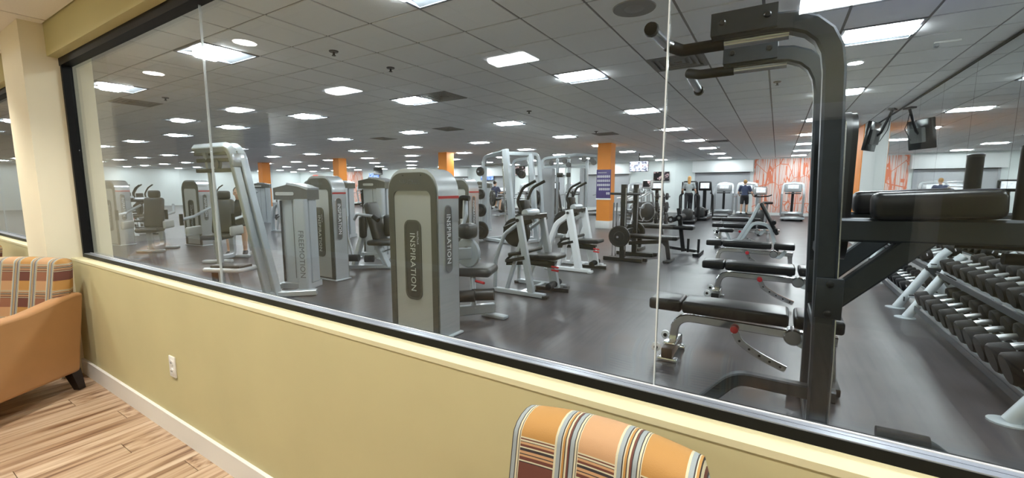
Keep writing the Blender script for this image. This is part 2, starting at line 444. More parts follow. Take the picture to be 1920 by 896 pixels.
# troffer lights
def make_troffer(lens, wd=.60):
    t = thing('ceiling_light', '', 'ceiling light')
    b = MB(); b.ring(rrect(wd, wd, .004, n=1), rrect(wd - .05, wd - .05, .004, n=1), -.006, .02, 'z'); b.build('frame', 'reflector', t, False)
    for s in (-1, 1):
        b = MB(); b.add([(-.275, s * .275, .0), (.275, s * .275, .0), (.275, s * .11, .055), (-.275, s * .11, .055), (-.275, s * .275, .03), (.275, s * .275, .03), (.275, s * .11, .075), (-.275, s * .11, .075)],
                        [(0, 1, 2, 3), (4, 7, 6, 5), (0, 4, 5, 1), (3, 2, 6, 7), (1, 5, 6, 2), (0, 3, 7, 4)]); b.build('reflector_panel', 'reflector', t, False)
    b = MB(); b.prism([(-.125, .05), (-.125, .0), (-.10, -.02), (.10, -.02), (.125, .0), (.125, .05)], -.275, .275, 'x'); b.build('lens', lens, t, False)
    return t
tro = make_troffer('lens')
rows = sorted({j for i, j in lightcells}); cols_ = sorted({i for i, j in lightcells}, reverse=True)
for (i, j) in lightcells:
    r, c = rows.index(j), cols_.index(i)
    place(tro, USED, (OX + (i + .5) * T, OY + (j + .5) * T, H), 0, 'square gym ceiling light, %s row from the window, %s from the mirror wall' % (ORD[r], ORD[c]))['group'] = 'gym ceiling lights'
# vents, speaker, sprinklers, downlight
def make_vent():
    t = thing('ceiling_vent', '', 'vent')
    b = MB(); b.box((0, 0, .03), (.59, .59, .01)); b.build('backing', 'ceil_grid', t, False)
    for k in range(4):
        s = .58 - k * .14; b = MB(); b.ring(rrect(s, s, .004, n=1), rrect(s - .07, s - .07, .004, n=1), -.004 + k * .004, .012 + k * .004, 'z'); b.build('louvre', 'vent_grey', t, False)
    return t
ven = make_vent()
for (i, j), lab in zip(sorted(ventcells), ['grey square ceiling vent far left above the selector towers', 'louvred ceiling vent left of the second orange column', 'small far ceiling vent before the second column', 'grey ceiling vent above the weight machines, third light row', 'dark louvred ceiling vent beside a light above the front tower', 'far ceiling vent near the first orange column', 'far ceiling vent above the treadmills', 'dark louvred ceiling vent beside the chin-up handles']):
    place(ven, USED, (OX + (i + .5) * T, OY + (j + .5) * T, H), 0, lab)['group'] = 'ceiling vents'
t = thing('ceiling_speaker', 'round grey speaker in the ceiling tile above the chin-up handles', 'speaker', (OX + 3.5 * T, OY + 1.5 * T, H))
b = MB(); b.lathe([(.15, -.008), (.17, -.008), (.175, 0), (.15, 0)], seg=28); b.build('rim', 'vent_grey', t)
b = MB(); b.lathe([(.15, -.004), (.15, 0)], seg=28); b.build('grille', 'speaker_mesh', t)
b = MB(); b.lathe([(.075, -.010), (.085, -.006), (.085, -.004)], seg=24); b.build('cone', 'vent_grey', t)
def make_spr():
    t = thing('sprinkler', '', 'sprinkler')
    b = MB(); b.lathe([(.045, -.012), (.05, -.004), (.05, 0)], seg=14); b.build('escutcheon', 'black_metal', t)
    b = MB(); b.cyl((0, 0, -.012), (0, 0, -.045), .012, 8); b.lathe([(.022, -.05), (.022, -.045)], seg=10); b.build('head', 'black_metal', t); return t
spr = make_spr()
for (x, y), lab in zip([(-4.2, 2.18), (-4.17, 2.96), (-8.68, 2.25), (-4.19, 6.48), (-4.16, 10.02), (-.1, 6.3)], ['nearest black sprinkler head in the gym ceiling', 'pale sprinkler head behind the nearest black one', 'sprinkler head on the far left of the gym ceiling', 'sprinkler head between light rows mid ceiling', 'small sprinkler head left of the orange poster column', 'black round sprinkler right of the chin-up grip']):
    place(spr, USED, (x, y, H), 0, lab)['group'] = 'sprinkler heads'
t = thing('security_sensor', 'white ceiling sensor arm near the far right television', 'sensor', (1.3, 5.2, H))
b = MB(); b.rbox((.06, 0, -.015), (.20, .03, .02), .006); b.build('arm', 'white_trim', t)
b = MB(); b.lathe([(.012, -.06), (.022, -.05), (.022, -.02)], (-.02, 0, 0), seg=10); b.build('head', 'chrome', t)
def make_down(lens='down_lens'):
    t = thing('downlight', '', 'ceiling light')
    b = MB(); b.lathe([(.075, -.006), (.09, -.004), (.09, 0)], seg=24); b.build('trim_ring', 'white_trim', t)
    b = MB(); b.lathe([(.06, -.009), (.072, -.008), (.072, 0)], seg=24); b.build('lens', lens, t); return t
gd = make_down('lens'); gd.location = (.69, 5.72, H); tag(gd, 'round recessed downlight in the gym ceiling beside the mirror wall', 'ceiling light')

# orange columns
def column(x, label):
    t = thing('column', label, 'column', (x, 13.25, 0), 0, 'orange gym columns')
    b = MB(); b.box((0, 0, (H + .26) / 2), (.46, .46, H - .26)); b.build('shaft', 'orange_paint', t, False)
    b = MB(); b.rbox((0, 0, .13), (.49, .49, .26), .012); b.build('plinth', 'white_trim', t); return t
for k, lab in enumerate(['orange square column carrying the purple poster board', 'orange column behind the front selector tower', 'orange column left of centre behind the second selector tower', 'leftmost orange column behind the silver cable frame', ]):
    column(-5.0 - 7.05 * k, lab)
rt_ = sbox('wall_return', (1.64, 12.0, 0), (XR + .01, 14.3, H + .1), 'gym_grey')
sbox('orange_panel', (1.625, 12.05, .1), (1.64, 14.3, H), 'orange_paint', rt_)
# poster on first column
t = thing('poster_board', 'purple poster with rows of portrait photos on orange column', 'poster', (-4.99, 13.0, 1.5))
b = MB(); b.rbox((0, 0, 0), (.50, .02, .96), .006); b.build('board', 'poster_blue', t)
b = MB(); b.box((0, -.002, -.5), (.52, .03, .05)); b.build('ledge', 'white_trim', t)
for r, (n, x0) in enumerate([(7, 0), (7, 0), (7, 0), (6, 1), (2, 5)]):
    for k in range(n):
        b = MB(); b.prism(rrect(.054, .085, .02, -.195 + .065 * (k + x0), .25 - .14 * r, n=3), -.014, -.010); b.build('photo', 'poster_cell', t)
b = MB(); b.box((-.05, -.011, .38), (.30, .003, .025)); b.build('heading_bar', 'poster_cell', t, False)

# back wall: blind windows, murals, screens
def blind(x, n):
    t = struct(bpy.data.objects.new('window_%d' % n, None)); col.objects.link(t); t.location = (x, YB, 0)
    b = MB(); b.rbox((0, -.13, 2.47), (2.85, .26, .58), .01); b.build('blind_box', 'header_white', t)
    b = MB(); b.box((0, -.02, 1.22), (2.5, .02, 2.0)); b.build('roller_blind', 'blind_grey', t, False)
    for s in (-1, 1):
        b = MB(); b.box((s * 1.28, -.03, 1.18), (.06, .05, 2.05)); b.build('jamb', 'blind_grey', t, False)
    b = MB(); b.box((0, -.05, 2.165), (2.6, .06, .03)); b.build('shadow_strip', 'frame_black', t, False)  # black strip standing in for the shade beneath the blind box
for k, x in enumerate([-2.55, -8.75, -12.9, -16.6, -20.6, -25.0]): blind(x, k + 3)
def mural(x0, x1, n):
    b = MB(); b.box(((x0 + x1) / 2, YB - .012, 1.47), (x1 - x0, .02, 2.66)); struct(b.build('trim_%d' % n, 'mural_print', None, False))
mural(-1.08, 1.86, 1); mural(-33.4, -30.8, 2)
def tv(name, label, loc, rz, wd, ht, scr, tilt=0, mount='wall'):
    t = thing(name, label, 'television', loc, rz)
    rot = Matrix.Rotation(tilt, 3, 'X')
    b = MB(); b.rbox((0, 0, 0), (wd, .05, ht), .008, rot=rot); b.build('casing', 'tv_bezel', t)
    b = MB(); b.box(rot @ Vector((0, -.027, 0)), (wd - .03, .004, ht - .035), rot); b.build('screen', scr, t, False)
    b = MB()
    if mount == 'wall': b.box((0, .06, 0), (.3, .08, .25)); b.build('bracket', 'black_metal', t, False)
    elif mount == 'pole':
        b.cyl((0, .05, 0), (0, .05, H - loc[2]), .02, 8); b.box((0, .04, 0), (.25, .03, .2)); b.build('ceiling_pole', 'black_metal', t)
    return t
tv('wall_television', 'dark wall television between the treadmills and the white blind box', (-5.6, YB - .12, 2.02), 0, .85, .5, 'screen_dark')
tv('wall_television', 'bright television hanging left of the dark wall television', (-5.2, 18, 2.3), R_(8), .80, .46, 'screen_news', mount='pole')
tv('wall_television', 'blue television on the back wall above the far weight towers', (-29.2, YB - .12, 2.3), 0, 1.3, .62, 'screen_blue')
tv('wall_television', 'dark television hanging from the ceiling above the blue one', (-24.6, 20.5, 2.55), 0, .9, .5, 'screen_black', mount='pole')
tv('wall_television', 'blue television on the back wall behind the cable machine', (-17.5, YB - .12, 2.2), 0, 1.1, .6, 'screen_blue')
tv('wall_television', 'green toned television behind the upright smith frame', (-14.75, YB - .12, 2.5), 0, .9, .6, 'screen_dark')
# mirror-wall televisions on arms
def arm_tv(label, loc, rz, wd, ht, scr, arms=True, tilt=R_(-8)):
    t = thing('arm_television', label, 'television', loc, rz)
    rot = Matrix.Rotation(tilt, 3, 'X')
    b = MB(); b.rbox((0, 0, 0), (wd, .06, ht), .01, rot=rot); b.build('casing', 'tv_bezel', t)
    b = MB(); b.box(rot @ Vector((0, -.032, 0)), (wd - .04, .004, ht - .045), rot); b.build('screen', scr, t, False)
    b = MB(); b.rbox((0, .06, -.02), (wd * .5, .07, ht * .5), .015, rot=rot); b.build('back_cover', 'vent_grey', t)
    if arms:
        b = MB(); b.tube([(.05, .08, 0), (.1, .16, .05), (.1, .30, H - loc[2] - .03)], .022, 8, .05); b.build('arm', 'black_metal', t)
        b = MB(); b.tube([(-.1, .10, -.1), (-.14, .2, .12), (.0, .25, .2), (.1, .29, H - loc[2] - .1)], .006, 6, .06); b.build('cable', 'black_metal', t)
        b = MB(); b.box((.1, .30, H - loc[2] - .015), (.2, .1, .03)); b.build('mount_plate', 'black_metal', t, False)
    return t
arm_tv('small television on a black swing arm below the mirror top', (1.50, 10.05, 2.37), R_(-112), .62, .55, 'screen_black')
arm_tv('large television with a purple picture at the far right edge', (1.50, 3.30, 2.29), R_(-95), 1.02, .54, 'screen_purple', tilt=0)
t = thing('wall_sign', 'small red sign high on the far left back wall', 'sign', (-37.5, YB - .03, 2.35))
b = MB(); b.rbox((0, 0, 0), (.75, .04, .45), .01); b.build('panel', 'exit_red', t)

# window wall
wf = sbox('wall_window', (-14, 0, 0), (3.2, .12, .856), 'olive_wall')
sbox('trim_sill', (-14, -.003, .856), (3.2, .12, .872), 'sill_lit')
sbox('wall_header', (-14, 0, 2.28), (3.2, .12, H + .1), 'beam_wall')
sbox('baseboard_window', (-4.35, -.016, 0), (3.2, 0, .112), 'white_trim')
sbox('baseboard_window_2', (-14, -.016, 0), (-4.88, 0, .112), 'white_trim')
pil = sbox('wall_pillar', (-4.88, -.12, 0), (-4.35, .23, 2.95), 'cream_wall')
sbox('baseboard_pillar', (-4.89, -.136, 0), (-4.334, -.12, .112), 'white_trim')
def window(n, x0, x1, joints):
    t = bpy.data.objects.new('window_%d' % n, None); col.objects.link(t); struct(t); t.location = (0, 0, 0)
    z0, z1 = .872, 2.28
    for nm, lo, hi in (('bottom_rail', (x0, .06, z0), (x1, .115, z0 + .0245)), ('top_rail', (x0, .055, z1 - .05), (x1, .115, z1)), ('side_rail', (x0, .06, z0 + .0245), (x0 + .03, .115, z1 - .05)), ('side_rail', (x1 - .03, .06, z0 + .0245), (x1, .115, z1 - .05))):
        sbox(nm, lo, hi, 'frame_black', t)
    for y0, y1 in ((.0615, .078), (.080, .0945)):
        sbox('bead', (x0 + .03, y0, z0 + .0245), (x1 - .03, y1, z0 + .0275), 'frame_alu', t)
    sbox('glazing_seal', (x0 + .03, .0945, z0 + .0245), (x1 - .03, .097, z0 + .030), 'machine_white', t)
    xs = [x0 + .03] + joints + [x1 - .03]
    for a, c in zip(xs[:-1], xs[1:]):
        b = MB(); b.box(((a + c) / 2, .102, (z0 + z1) / 2 - .012), (c - a - .004, .009, z1 - z0 - .075)); b.build('pane', 'pane_glass', t, False)
    for a in joints:
        b = MB(); b.box((a, .102, (z0 + z1) / 2 - .012), (.0032, .010, z1 - z0 - .075)); b.build('silicone_joint', 'silicone', t, False)
window(1, -4.35, 1.84, [-2.36, -.228]); window(2, -13.9, -4.88, [-11.6, -9.3, -7.0])

# lobby
fl = sbox('floor_lobby', (-14, -4.15, -.06), (3.2, .0, -.012), 'grout')
pw = .1535
pm = []
for L in (1.2, .6, .9):
    b = MB(); b.box((0, 0, -.006), (pw - .003, L - .003, .012)); pm.append((L, b.mesh('plank', 'wood_plank', False)))
pl = []
for k in range(int(17.2 / pw)):
    x = -14 + pw * (k + .5); y = -4.15; q = k % 3; first = True
    seq = [(1.2, 0), (.6, 1), (.9, 2)]; off = [0, .37, .8][k % 3] + (k % 2) * .13
    ys = [-4.15]; yy = -4.15 + (.35 + off * .9)
    while yy < -.02: ys.append(yy); yy += 1.2
    ys.append(0.0)
    for a, c in zip(ys[:-1], ys[1:]): pl.append((abs(x + 3.3) + abs((a + c) / 2) * .5, x, a, c))
pl.sort()
stuff = MB()
for n, (d, x, a, c) in enumerate(pl):
    if n < 296:
        o = bpy.data.objects.new('plank', pm[0][1]); col.objects.link(o); o.parent = fl; o.location = (x, (a + c) / 2, 0); o.scale = (1, (c - a - .003) / 1.197, 1)
    else: stuff.box((x, (a + c) / 2, -.006), (pw - .003, c - a - .003, .012))
tag(stuff.build('plank_field', 'wood_plank', fl, False), kind='stuff')
YW = -4.15
sbox('wall_lobby', (-14, YW - .15, 0), (-1.2, YW, H + .1), 'olive_wall')
sbox('wall_lobby_2', (1.25, YW - .15, 0), (3.2, YW, H + .1), 'olive_wall')
sbox('wall_lobby_3', (-1.2, YW - .15, 2.2), (1.25, YW, H + .1), 'olive_wall')
t = struct(bpy.data.objects.new('door_1', None)); col.objects.link(t)
for lo, hi in (((-1.2, YW - .17, 2.06), (1.25, YW + .03, 2.2)), ((-1.2, YW - .17, 0), (-1.06, YW + .03, 2.06)), ((1.11, YW - .17, 0), (1.25, YW + .03, 2.06))): sbox('casing', lo, hi, 'white_trim', t)
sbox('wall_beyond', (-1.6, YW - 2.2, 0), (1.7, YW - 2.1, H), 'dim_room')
sbox('floor_beyond', (-1.6, YW - 2.1, -.06), (1.7, YW - .15, 0), 'grout')
sbox('baseboard_lobby', (-14, YW, 0), (-1.2, YW + .02, .112), 'white_trim')
sbox('baseboard_lobby_2', (1.25, YW, 0), (3.2, YW + .02, .112), 'white_trim')
sbox('wall_pilaster', (-8.8, YW, 0), (-7.8, YW + .35, H), 'header_white')
sbox('dark_panel', (-10.4, YW, 0), (-8.8, YW + .05, 2.75), 'dim_room')  # added dark panel, so the pilaster stands out in the glass reflection
sbox('wall_lobby_left', (-14.15, YW, 0), (-14, 0, H + .1), 'cream_wall')
sbox('wall_lobby_right', (3.2, YW, 0), (3.35, .1, H + .1), 'olive_wall')
def lobby_ceiling(name, y0, y1, z, skip=()):
    c = sbox(name, (-14, y0, z + .03), (3.2, y1, z + .08), 'lobby_grid')
    b = MB(); b.box((0, 0, .012), (.594, .594, .024)); me = b.mesh('ceiling_tile', 'lobby_tile', False)
    n = int(17.2 / T)
    for i in range(n):
        k = 0; y = y1
        while y - y0 > .06:
            yy = max(y - T, y0); x = -14 + T * (i + .5)
            if not any(abs(x - sx) < .31 and abs((y + yy) / 2 - sy) < .31 for sx, sy in skip):
                o = bpy.data.objects.new('ceiling_tile', me); col.objects.link(o); o.parent = c; o.location = (x, (y + yy) / 2, z); o.scale = (1, (y - yy) / T, 1)
            y = yy
    return c
LX = [-14 + T * (i + .5) for i in (23, 18, 13, 8, 4)]; LY = -1.15 - 3.5 * T
lobby_ceiling('ceiling_soffit', -1.15, 0, 2.49)
lobby_ceiling('ceiling_lobby', YW, -1.15, H, [(x, LY) for x in LX])
sbox('wall_soffit', (-14, -1.17, 2.49), (3.2, -1.15, H + .08), 'olive_wall')
ltro = make_troffer('lobby_lens')
for k, x in enumerate(LX): place(ltro, USED, (x, LY, H), 0, 'square lobby ceiling light, %s from the white doorway, mirrored in the glass' % ORD[k])['group'] = 'lobby ceiling lights'
dn = make_down()
sp = bpy.data.lights.new('downlight_lamp', 'SPOT'); sp.energy = DOWN_W; sp.color = (1.0, .96, .88); sp.spot_size = R_(125); sp.spot_blend = .8; sp.shadow_soft_size = .05
for k, x in enumerate([-8.62, -6.93, -5.24, -3.55, -1.86, -.17, 1.52]):
    o = place(dn, USED, (x, -.71, 2.49), 0, 'warm round downlight in the lobby soffit, mirrored in the glass, %s from the far left' % ORD[k]); o['group'] = 'soffit downlights'
    l = bpy.data.objects.new('downlight_lamp', sp); col.objects.link(l); l.parent = o; l.location = (0, 0, -.02)
# outlet
t = thing('wall_outlet', 'white duplex outlet plate on the low olive wall', 'outlet', (-2.75, -.004, .41))
b = MB(); b.rbox((0, 0, 0), (.072, .008, .118), .003); b.build('plate', 'outlet_white', t)
for s in (-1, 1):
    b = MB(); b.prism(rrect(.034, .030, .008, 0, s * .024, n=3), -.007, -.003); so = b.build('socket', 'outlet_white', t)
    b = MB(); b.box((-.006, -.0075, s * .024), (.003, .001, .010)); b.box((.006, -.0075, s * .024), (.003, .001, .008)); b.build('slot', 'frame_black', so, False)
# ------------------------------------------------------------ power tower by the window
tw = thing('power_tower', 'dark grey chin-up and knee-raise tower standing just behind the glass', 'power tower', (.25, 2.1, 0))
def W(name, m, fn, parent=None, smooth=True):
    b = MB(); fn(b); return b.build(name, m, parent, smooth, world=True)
for y, s in ((1.78, -1), (2.40, 1)):
    up = W('upright', 'tower_grey', lambda b: b.tube([(.255, y, .03), (.25, y, .5), (.212, y, 1.65), (.19, y, 2.225), (-.36, y, 2.225)], (.10, .095), fil=.40, up=(1, 0, 0)), tw)
    W('side_strip', 'steel', lambda b: b.tube([(.30, y - .054 , .05), (.298, y - .054, .5), (.262, y - .054, 1.7)], (.006, .006)), up)
    W('handle_plate', 'tower_grey', lambda b: b.box((-.21, y, 2.255), (.31, .125, .115)), tw, False)
    for xx in (-.31, -.10): W('bolt', 'black_metal', lambda b: (b.lathe([(.012, y - .072), (.018, y - .066), (.018, y - .06)], (xx, 0, 2.26), 'y', 10)), tw)
    g = W('chin_handle', 'steel', lambda b: b.tube([(.0, y, 2.165), (-.52, y, 2.165), (-.60, y + s * .06, 2.20), (-.63, y + s * .24, 2.225) if s < 0 else (-.57, y + .34, 2.13)], .028, 12, .05), tw)
    W('foam_grip', 'rubber', lambda b: b.tube([(-.30, y, 2.165), (-.52, y, 2.165), (-.598, y + s * .05, 2.195)], .033, 12, .05), g)
    W('end_cap', 'rubber', lambda b: b.lathe([(.035, -.02), (.04, 0), (.035, .02)], (-.634, y + s * .25, 2.227) if s < 0 else (-.569, y + .35, 2.128), 'y', 12), g)
    # elbow rest
    W('rest_beam', 'tower_grey', lambda b: b.tube([(.28, y, 1.17), (1.12, y, 1.19)], (.09, .115), up=(0, 0, 1)), tw)
    W('elbow_pad', 'black_pad', lambda b: b.rbox((.62, y, 1.300), (.45, .15, .135), .035, 3, Matrix.Rotation(R_(-3), 3, 'Y')), tw)
    W('pad_bracket', 'black_metal', lambda b: b.box((.62, y, 1.235), (.3, .06, .03)), tw, False)
    W('brace', 'tower_grey', lambda b: b.tube([(.27, y, .80), (.60, y, 1.15)], (.075, .10), up=(0, 0, 1)), tw)
    g = W('rest_grip', 'rubber', lambda b: b.cyl((.905, y, 1.22), (.905, y, 1.545), .034, 14), tw)
    W('grip_cap', 'black_metal', lambda b: b.lathe([(.036, 1.545), (.036, 1.557), (.03, 1.561)], (.905, y, 0), 'z', 14), g)
    W('dip_handle', 'rubber', lambda b: b.cyl((.86, y - .0, 1.07), (1.22, y, 1.07), .026, 12), tw)
    W('gusset_plate', 'tower_grey', lambda b: b.rbox((.255, y - .062, .82), (.115, .014, .21), .005), tw)
    for zz in (.745, .895): W('bolt', 'black_metal', lambda b: b.lathe([(.010, y - .082), (.017, y - .078), (.017, y - .066)], (.255, 0, zz), 'y', 10), tw)
    if s < 0: W('foot_bow', 'tower_grey', lambda b: b.tube([(.22, y, .285), (-.14, y, .29), (-.36, y, .03), (-.39, y, .02)], (.06, .075), fil=.16, up=(0, 0, 1)), tw)
    W('floor_rail', 'tower_grey', lambda b: b.tube([(.14, y, .04), (.40, y, .04)], (.08, .08), up=(0, 0, 1)), tw)
W('back_pad', 'black_pad', lambda b: b.prism(rrect(.36, .80, .15, 2.09, 1.38, 6), .262, .335, 'x'), tw)
W('pad_rim', 'dark_pad', lambda b: b.ring(rrect(.37, .81, .155, 2.09, 1.38, 6), rrect(.34, .78, .14, 2.09, 1.38, 6), .28, .31, 'x'), tw)
for zz in (.04, .62, 1.02, 1.68): W('cross_tube', 'tower_grey', lambda b: b.tube([(.24, 1.78, zz), (.24, 2.40, zz)], (.06, .06), up=(0, 0, 1)), tw)
st = W('step_tube', 'tower_grey', lambda b: b.tube([(.36, 1.0, .50), (.50, 1.0, .503), (.57, 1.02, .45), (.62, 1.25, .04), (.55, 1.6, .03), (.36, 1.76, .03)], .016, 10, .06), tw)
W('step_grip', 'rubber', lambda b: b.tube([(.357, 1.0, .50), (.50, 1.0, .503)], .024, 10), st)

# ------------------------------------------------------------ dumbbell racks
def dumb_proto():
    t = thing('dumbbell', '', 'dumbbell')
    b = MB(); b.lathe([(.016, -.075), (.019, -.04), (.021, 0), (.019, .04), (.016, .075)], axis='x', seg=10); b.build('handle', 'knurl', t)
    for s in (-1, 1):
        b = MB(); b.lathe([(.055, s * .065), (.078, s * .075), (.082, s * .09), (.082, s * .155), (.072, s * .168), (.03, s * .170)], axis='x', seg=12)
        h = b.build('head', 'rubber', t)
        b = MB(); b.box((s * .12, -.0825, .01), (.009, .003, .034)); b.build('weight_mark', 'poster_cell', h, False)
    return t
DB = dumb_proto()
def rack(y0, y1, label, sizes_low, sizes_up, nm):
    t = thing('dumbbell_rack', label, 'dumbbell rack', (1.5, (y0 + y1) / 2, 0), 0, 'dumbbell racks along the mirror')
    for y in (y0 + .08, y1 - .08):
        W('front_leg', 'rack_silver', lambda b: b.tube([(1.25, y, .01), (1.58, y, .64), (1.63, y, .70)], .042, 12, .05), t)
        W('rear_leg', 'rack_silver', lambda b: b.tube([(1.50, y, .50), (1.76, y, .012)], .036, 12), t)
        W('gusset', 'tower_grey', lambda b: b.prism([(1.44, .50), (1.62, .50), (1.53, .40)], y - .05, y + .05, 'y'), t)
        for xx in (1.24, 1.765):
            b = MB(); b.lathe([(.075, 0), (.075, .010), (.045, .016)], (0, 0, 0), 'z', 16)
            b.v = [(q[0] * 1.2 + xx, q[1] + y, q[2]) for q in b.v]; b.build('foot_plate', 'rack_silver', t, world=True)
    # saddles: two rails per tier, bowed
    for x, z in ((1.36, .155), (1.55, .215), (1.515, .525), (1.70, .585)):
        W('shelf_rail', 'rack_silver', lambda b: b.tube([(x, y0 + .02, z), (x, y1 - .02, z)], (.05, .022), up=(0, 0, 1)), t)
        W('saddle_strip', 'rubber', lambda b: b.box((x, (y0 + y1) / 2, z + .016), (.046, y1 - y0 - .06, .010)), t, False)
    for x, z in ((1.30, .125), (1.46, .495)): W('rack_lip', 'tower_grey', lambda b: b.tube([(x, y0 + .02, z), (x, y1 - .02, z)], (.01, .05), up=(0, 0, 1)), t)
    for tier, sizes, x, z, nt_ in (('lower', sizes_low, 1.455, .19, 0), ('upper', sizes_up, 1.607, .56, 1)):
        n = len(sizes); step = (y1 - y0 - .30) / (n - .2)
        for k, r in enumerate(sizes):
            s = r / .082
            o = place(DB, USED, (x, y1 - .17 - step * k, z + .020 + r * 1.0), 0, 'black round-headed dumbbell on the %s tier of the %s rack, %s from its far end' % (tier, nm, ORD[k]))
            o.rotation_euler = (0, R_(-17.5), 0); o.scale = (min(1.12, .62 + s * .42), s, s); o['group'] = 'dumbbells on the racks'
    return t
lin = lambda a, b, n: [a + (b - a) * k / (n - 1) for k in range(n)]
rack(2.55, 5.12, 'silver two-tier dumbbell rack nearest the window along the mirror', lin(.074, .104, 11), lin(.064, .082, 12), 'nearest')
rack(5.42, 8.0, 'silver two-tier dumbbell rack farther along the mirror', lin(.044, .058, 12), lin(.050, .072, 12), 'farther')

# ------------------------------------------------------------ adjustable benches
def bench_proto():
    t = thing('adjustable_bench', '', 'bench')
    def B(name, m, fn, par=t, sm=True):
        b = MB(); fn(b); return b.build(name, m, par, sm)
    for nm, x0, x1, w0 in (('seat_pad', -.64, -.392, .28), ('back_pad', -.385, .325, .29), ('head_pad', .355, .64, .29)):
        B(nm, 'black_pad', lambda b: b.rbox(((x0 + x1) / 2, 0, .445), (x1 - x0, w0, .095), .022, 3))
    B('pad_carrier', 'black_metal', lambda b: (b.box((-.05, .06, .395), (.62, .03, .022)), b.box((-.05, -.06, .395), (.62, .03, .022))), sm=False)
    B('main_beam', 'chrome', lambda b: b.tube([(-.47, 0, .06), (-.45, 0, .335), (.62, 0, .315)], (.055, .065), fil=.17, up=(1, 0, 0)))
    fr = B('front_foot', 'black_metal', lambda b: b.rbox((-.47, 0, .075), (.085, .44, .085), .01))
    B('foot_cover', 'chrome', lambda b: b.rbox((-.47, .02, .125), (.095, .3, .02), .006), fr)
    for y in (-.17, .17):
        B('floor_pad', 'chrome', lambda b: b.rbox((-.47, y, .016), (.15, .07, .03), .01))
        wl = B('wheel', 'machine_white', lambda b: b.lathe([(.020, y - .014), (.037, y - .012), (.037, y + .012), (.020, y + .014)], (-.56, 0, .10), 'y', 16))
        B('hub', 'black_metal', lambda b: b.lathe([(.016, y - .018), (.016, y + .018)], (-.56, 0, .10), 'y', 10), wl)
    B('rear_leg', 'chrome', lambda b: b.tube([(.58, 0, .31), (.60, 0, .05)], (.05, .06), up=(1, 0, 0)))
    B('rear_foot', 'black_metal', lambda b: b.rbox((.60, 0, .04), (.07, .50, .055), .01))
    kn = B('pop_pin', 'red_knob', lambda b: b.lathe([(.012, -.075), (.027, -.07), (.030, -.055), (.022, -.035), (.012, -.03)], (.165 - .18, 0, .305), 'y', 12))
    arc = [(.00 + .34 * math.sin(a), .285 - .235 * (1 - math.cos(a))) for a in [i * PI / 2 / 10 for i in range(11)]]
    arc = [(x, .285 - (.22 * (x / .34) ** .55)) for x in [.34 * i / 10 for i in range(11)]]
    ar = B('adjustment_arc', 'chrome', lambda b: b.tube([(x - .01, -.052, z) for x, z in arc], (.014, .05), up=(0, 0, 1)))
    for k in range(1, 10, 2):
        B('hole', 'rubber', lambda b: b.lathe([(.009, -.0605), (.009, -.058)], (arc[k][0] - .01, 0, arc[k][1]), 'y', 8), ar)
    B('pivot', 'steel', lambda b: b.lathe([(.05, -.06), (.06, -.05), (.06, .05), (.05, .06)], (.36, 0, .31), 'y', 18))
    B('hinge_arm', 'rack_silver', lambda b: b.tube([(.36, -.04, .30), (.44, -.04, .25), (.52, -.04, .38)], (.02, .05), fil=.05, up=(0, 0, 1)))
    return t
BN = bench_proto()
for (x, y, rz), lab in zip([(-.20, 2.70, 0), (-.10, 4.86, R_(1)), (-.35, 7.15, R_(-1)), (-.72, 11.0, R_(3)), (-1.0, 13.3, R_(4))],
        ['black flat bench nearest the window beside the tower', 'second black bench from the window with red pin', 'third black bench from the window, before the white incline bench', 'fourth bench behind the white incline bench', 'farthest black bench in the row before the treadmills']):
    place(BN, USED, (x, y, 0), rz, lab)['group'] = 'adjustable benches in a row'
# white incline bench
t = thing('incline_bench', 'white curved-frame incline bench with upright black pad', 'bench', (-.55, 10.1, 0))
W('frame', 'rack_silver', lambda b: b.tube([(-1.10, 10.1, .06), (-.62, 10.1, .22), (-.42, 10.1, .62), (-.10, 10.1, .55), (.05, 10.1, .05)], (.07, .09), fil=.2, up=(0, 1, 0)), t)
W('mast', 'rack_silver', lambda b: b.tube([(-.75, 10.1, .1), (-.45, 10.1, .70), (-.32, 10.1, 1.02)], (.07, .11), fil=.2, up=(0, 1, 0)), t)
W('back_pad', 'black_pad', lambda b: b.rbox((-.12, 10.1, .70), (.075, .28, .78), .03, 3, Matrix.Rotation(R_(-27), 3, 'Y')), t)
W('seat_pad', 'black_pad', lambda b: b.rbox((-.95, 10.1, .40), (.3, .26, .08), .03, 3), t)
W('seat_post', 'rack_silver', lambda b: b.tube([(-.95, 10.1, .36), (-.85, 10.1, .14)], (.05, .06)), t)
for xx in (-1.12, .06): W('foot', 'black_metal', lambda b: b.rbox((xx, 10.1, .04), (.08, .6, .07), .01), t)
for zz in (.45, .62): W('roller', 'rubber', lambda b: b.cyl((.10 - zz * .2, 9.9, zz), (.10 - zz * .2, 10.3, zz), .045, 12), t)

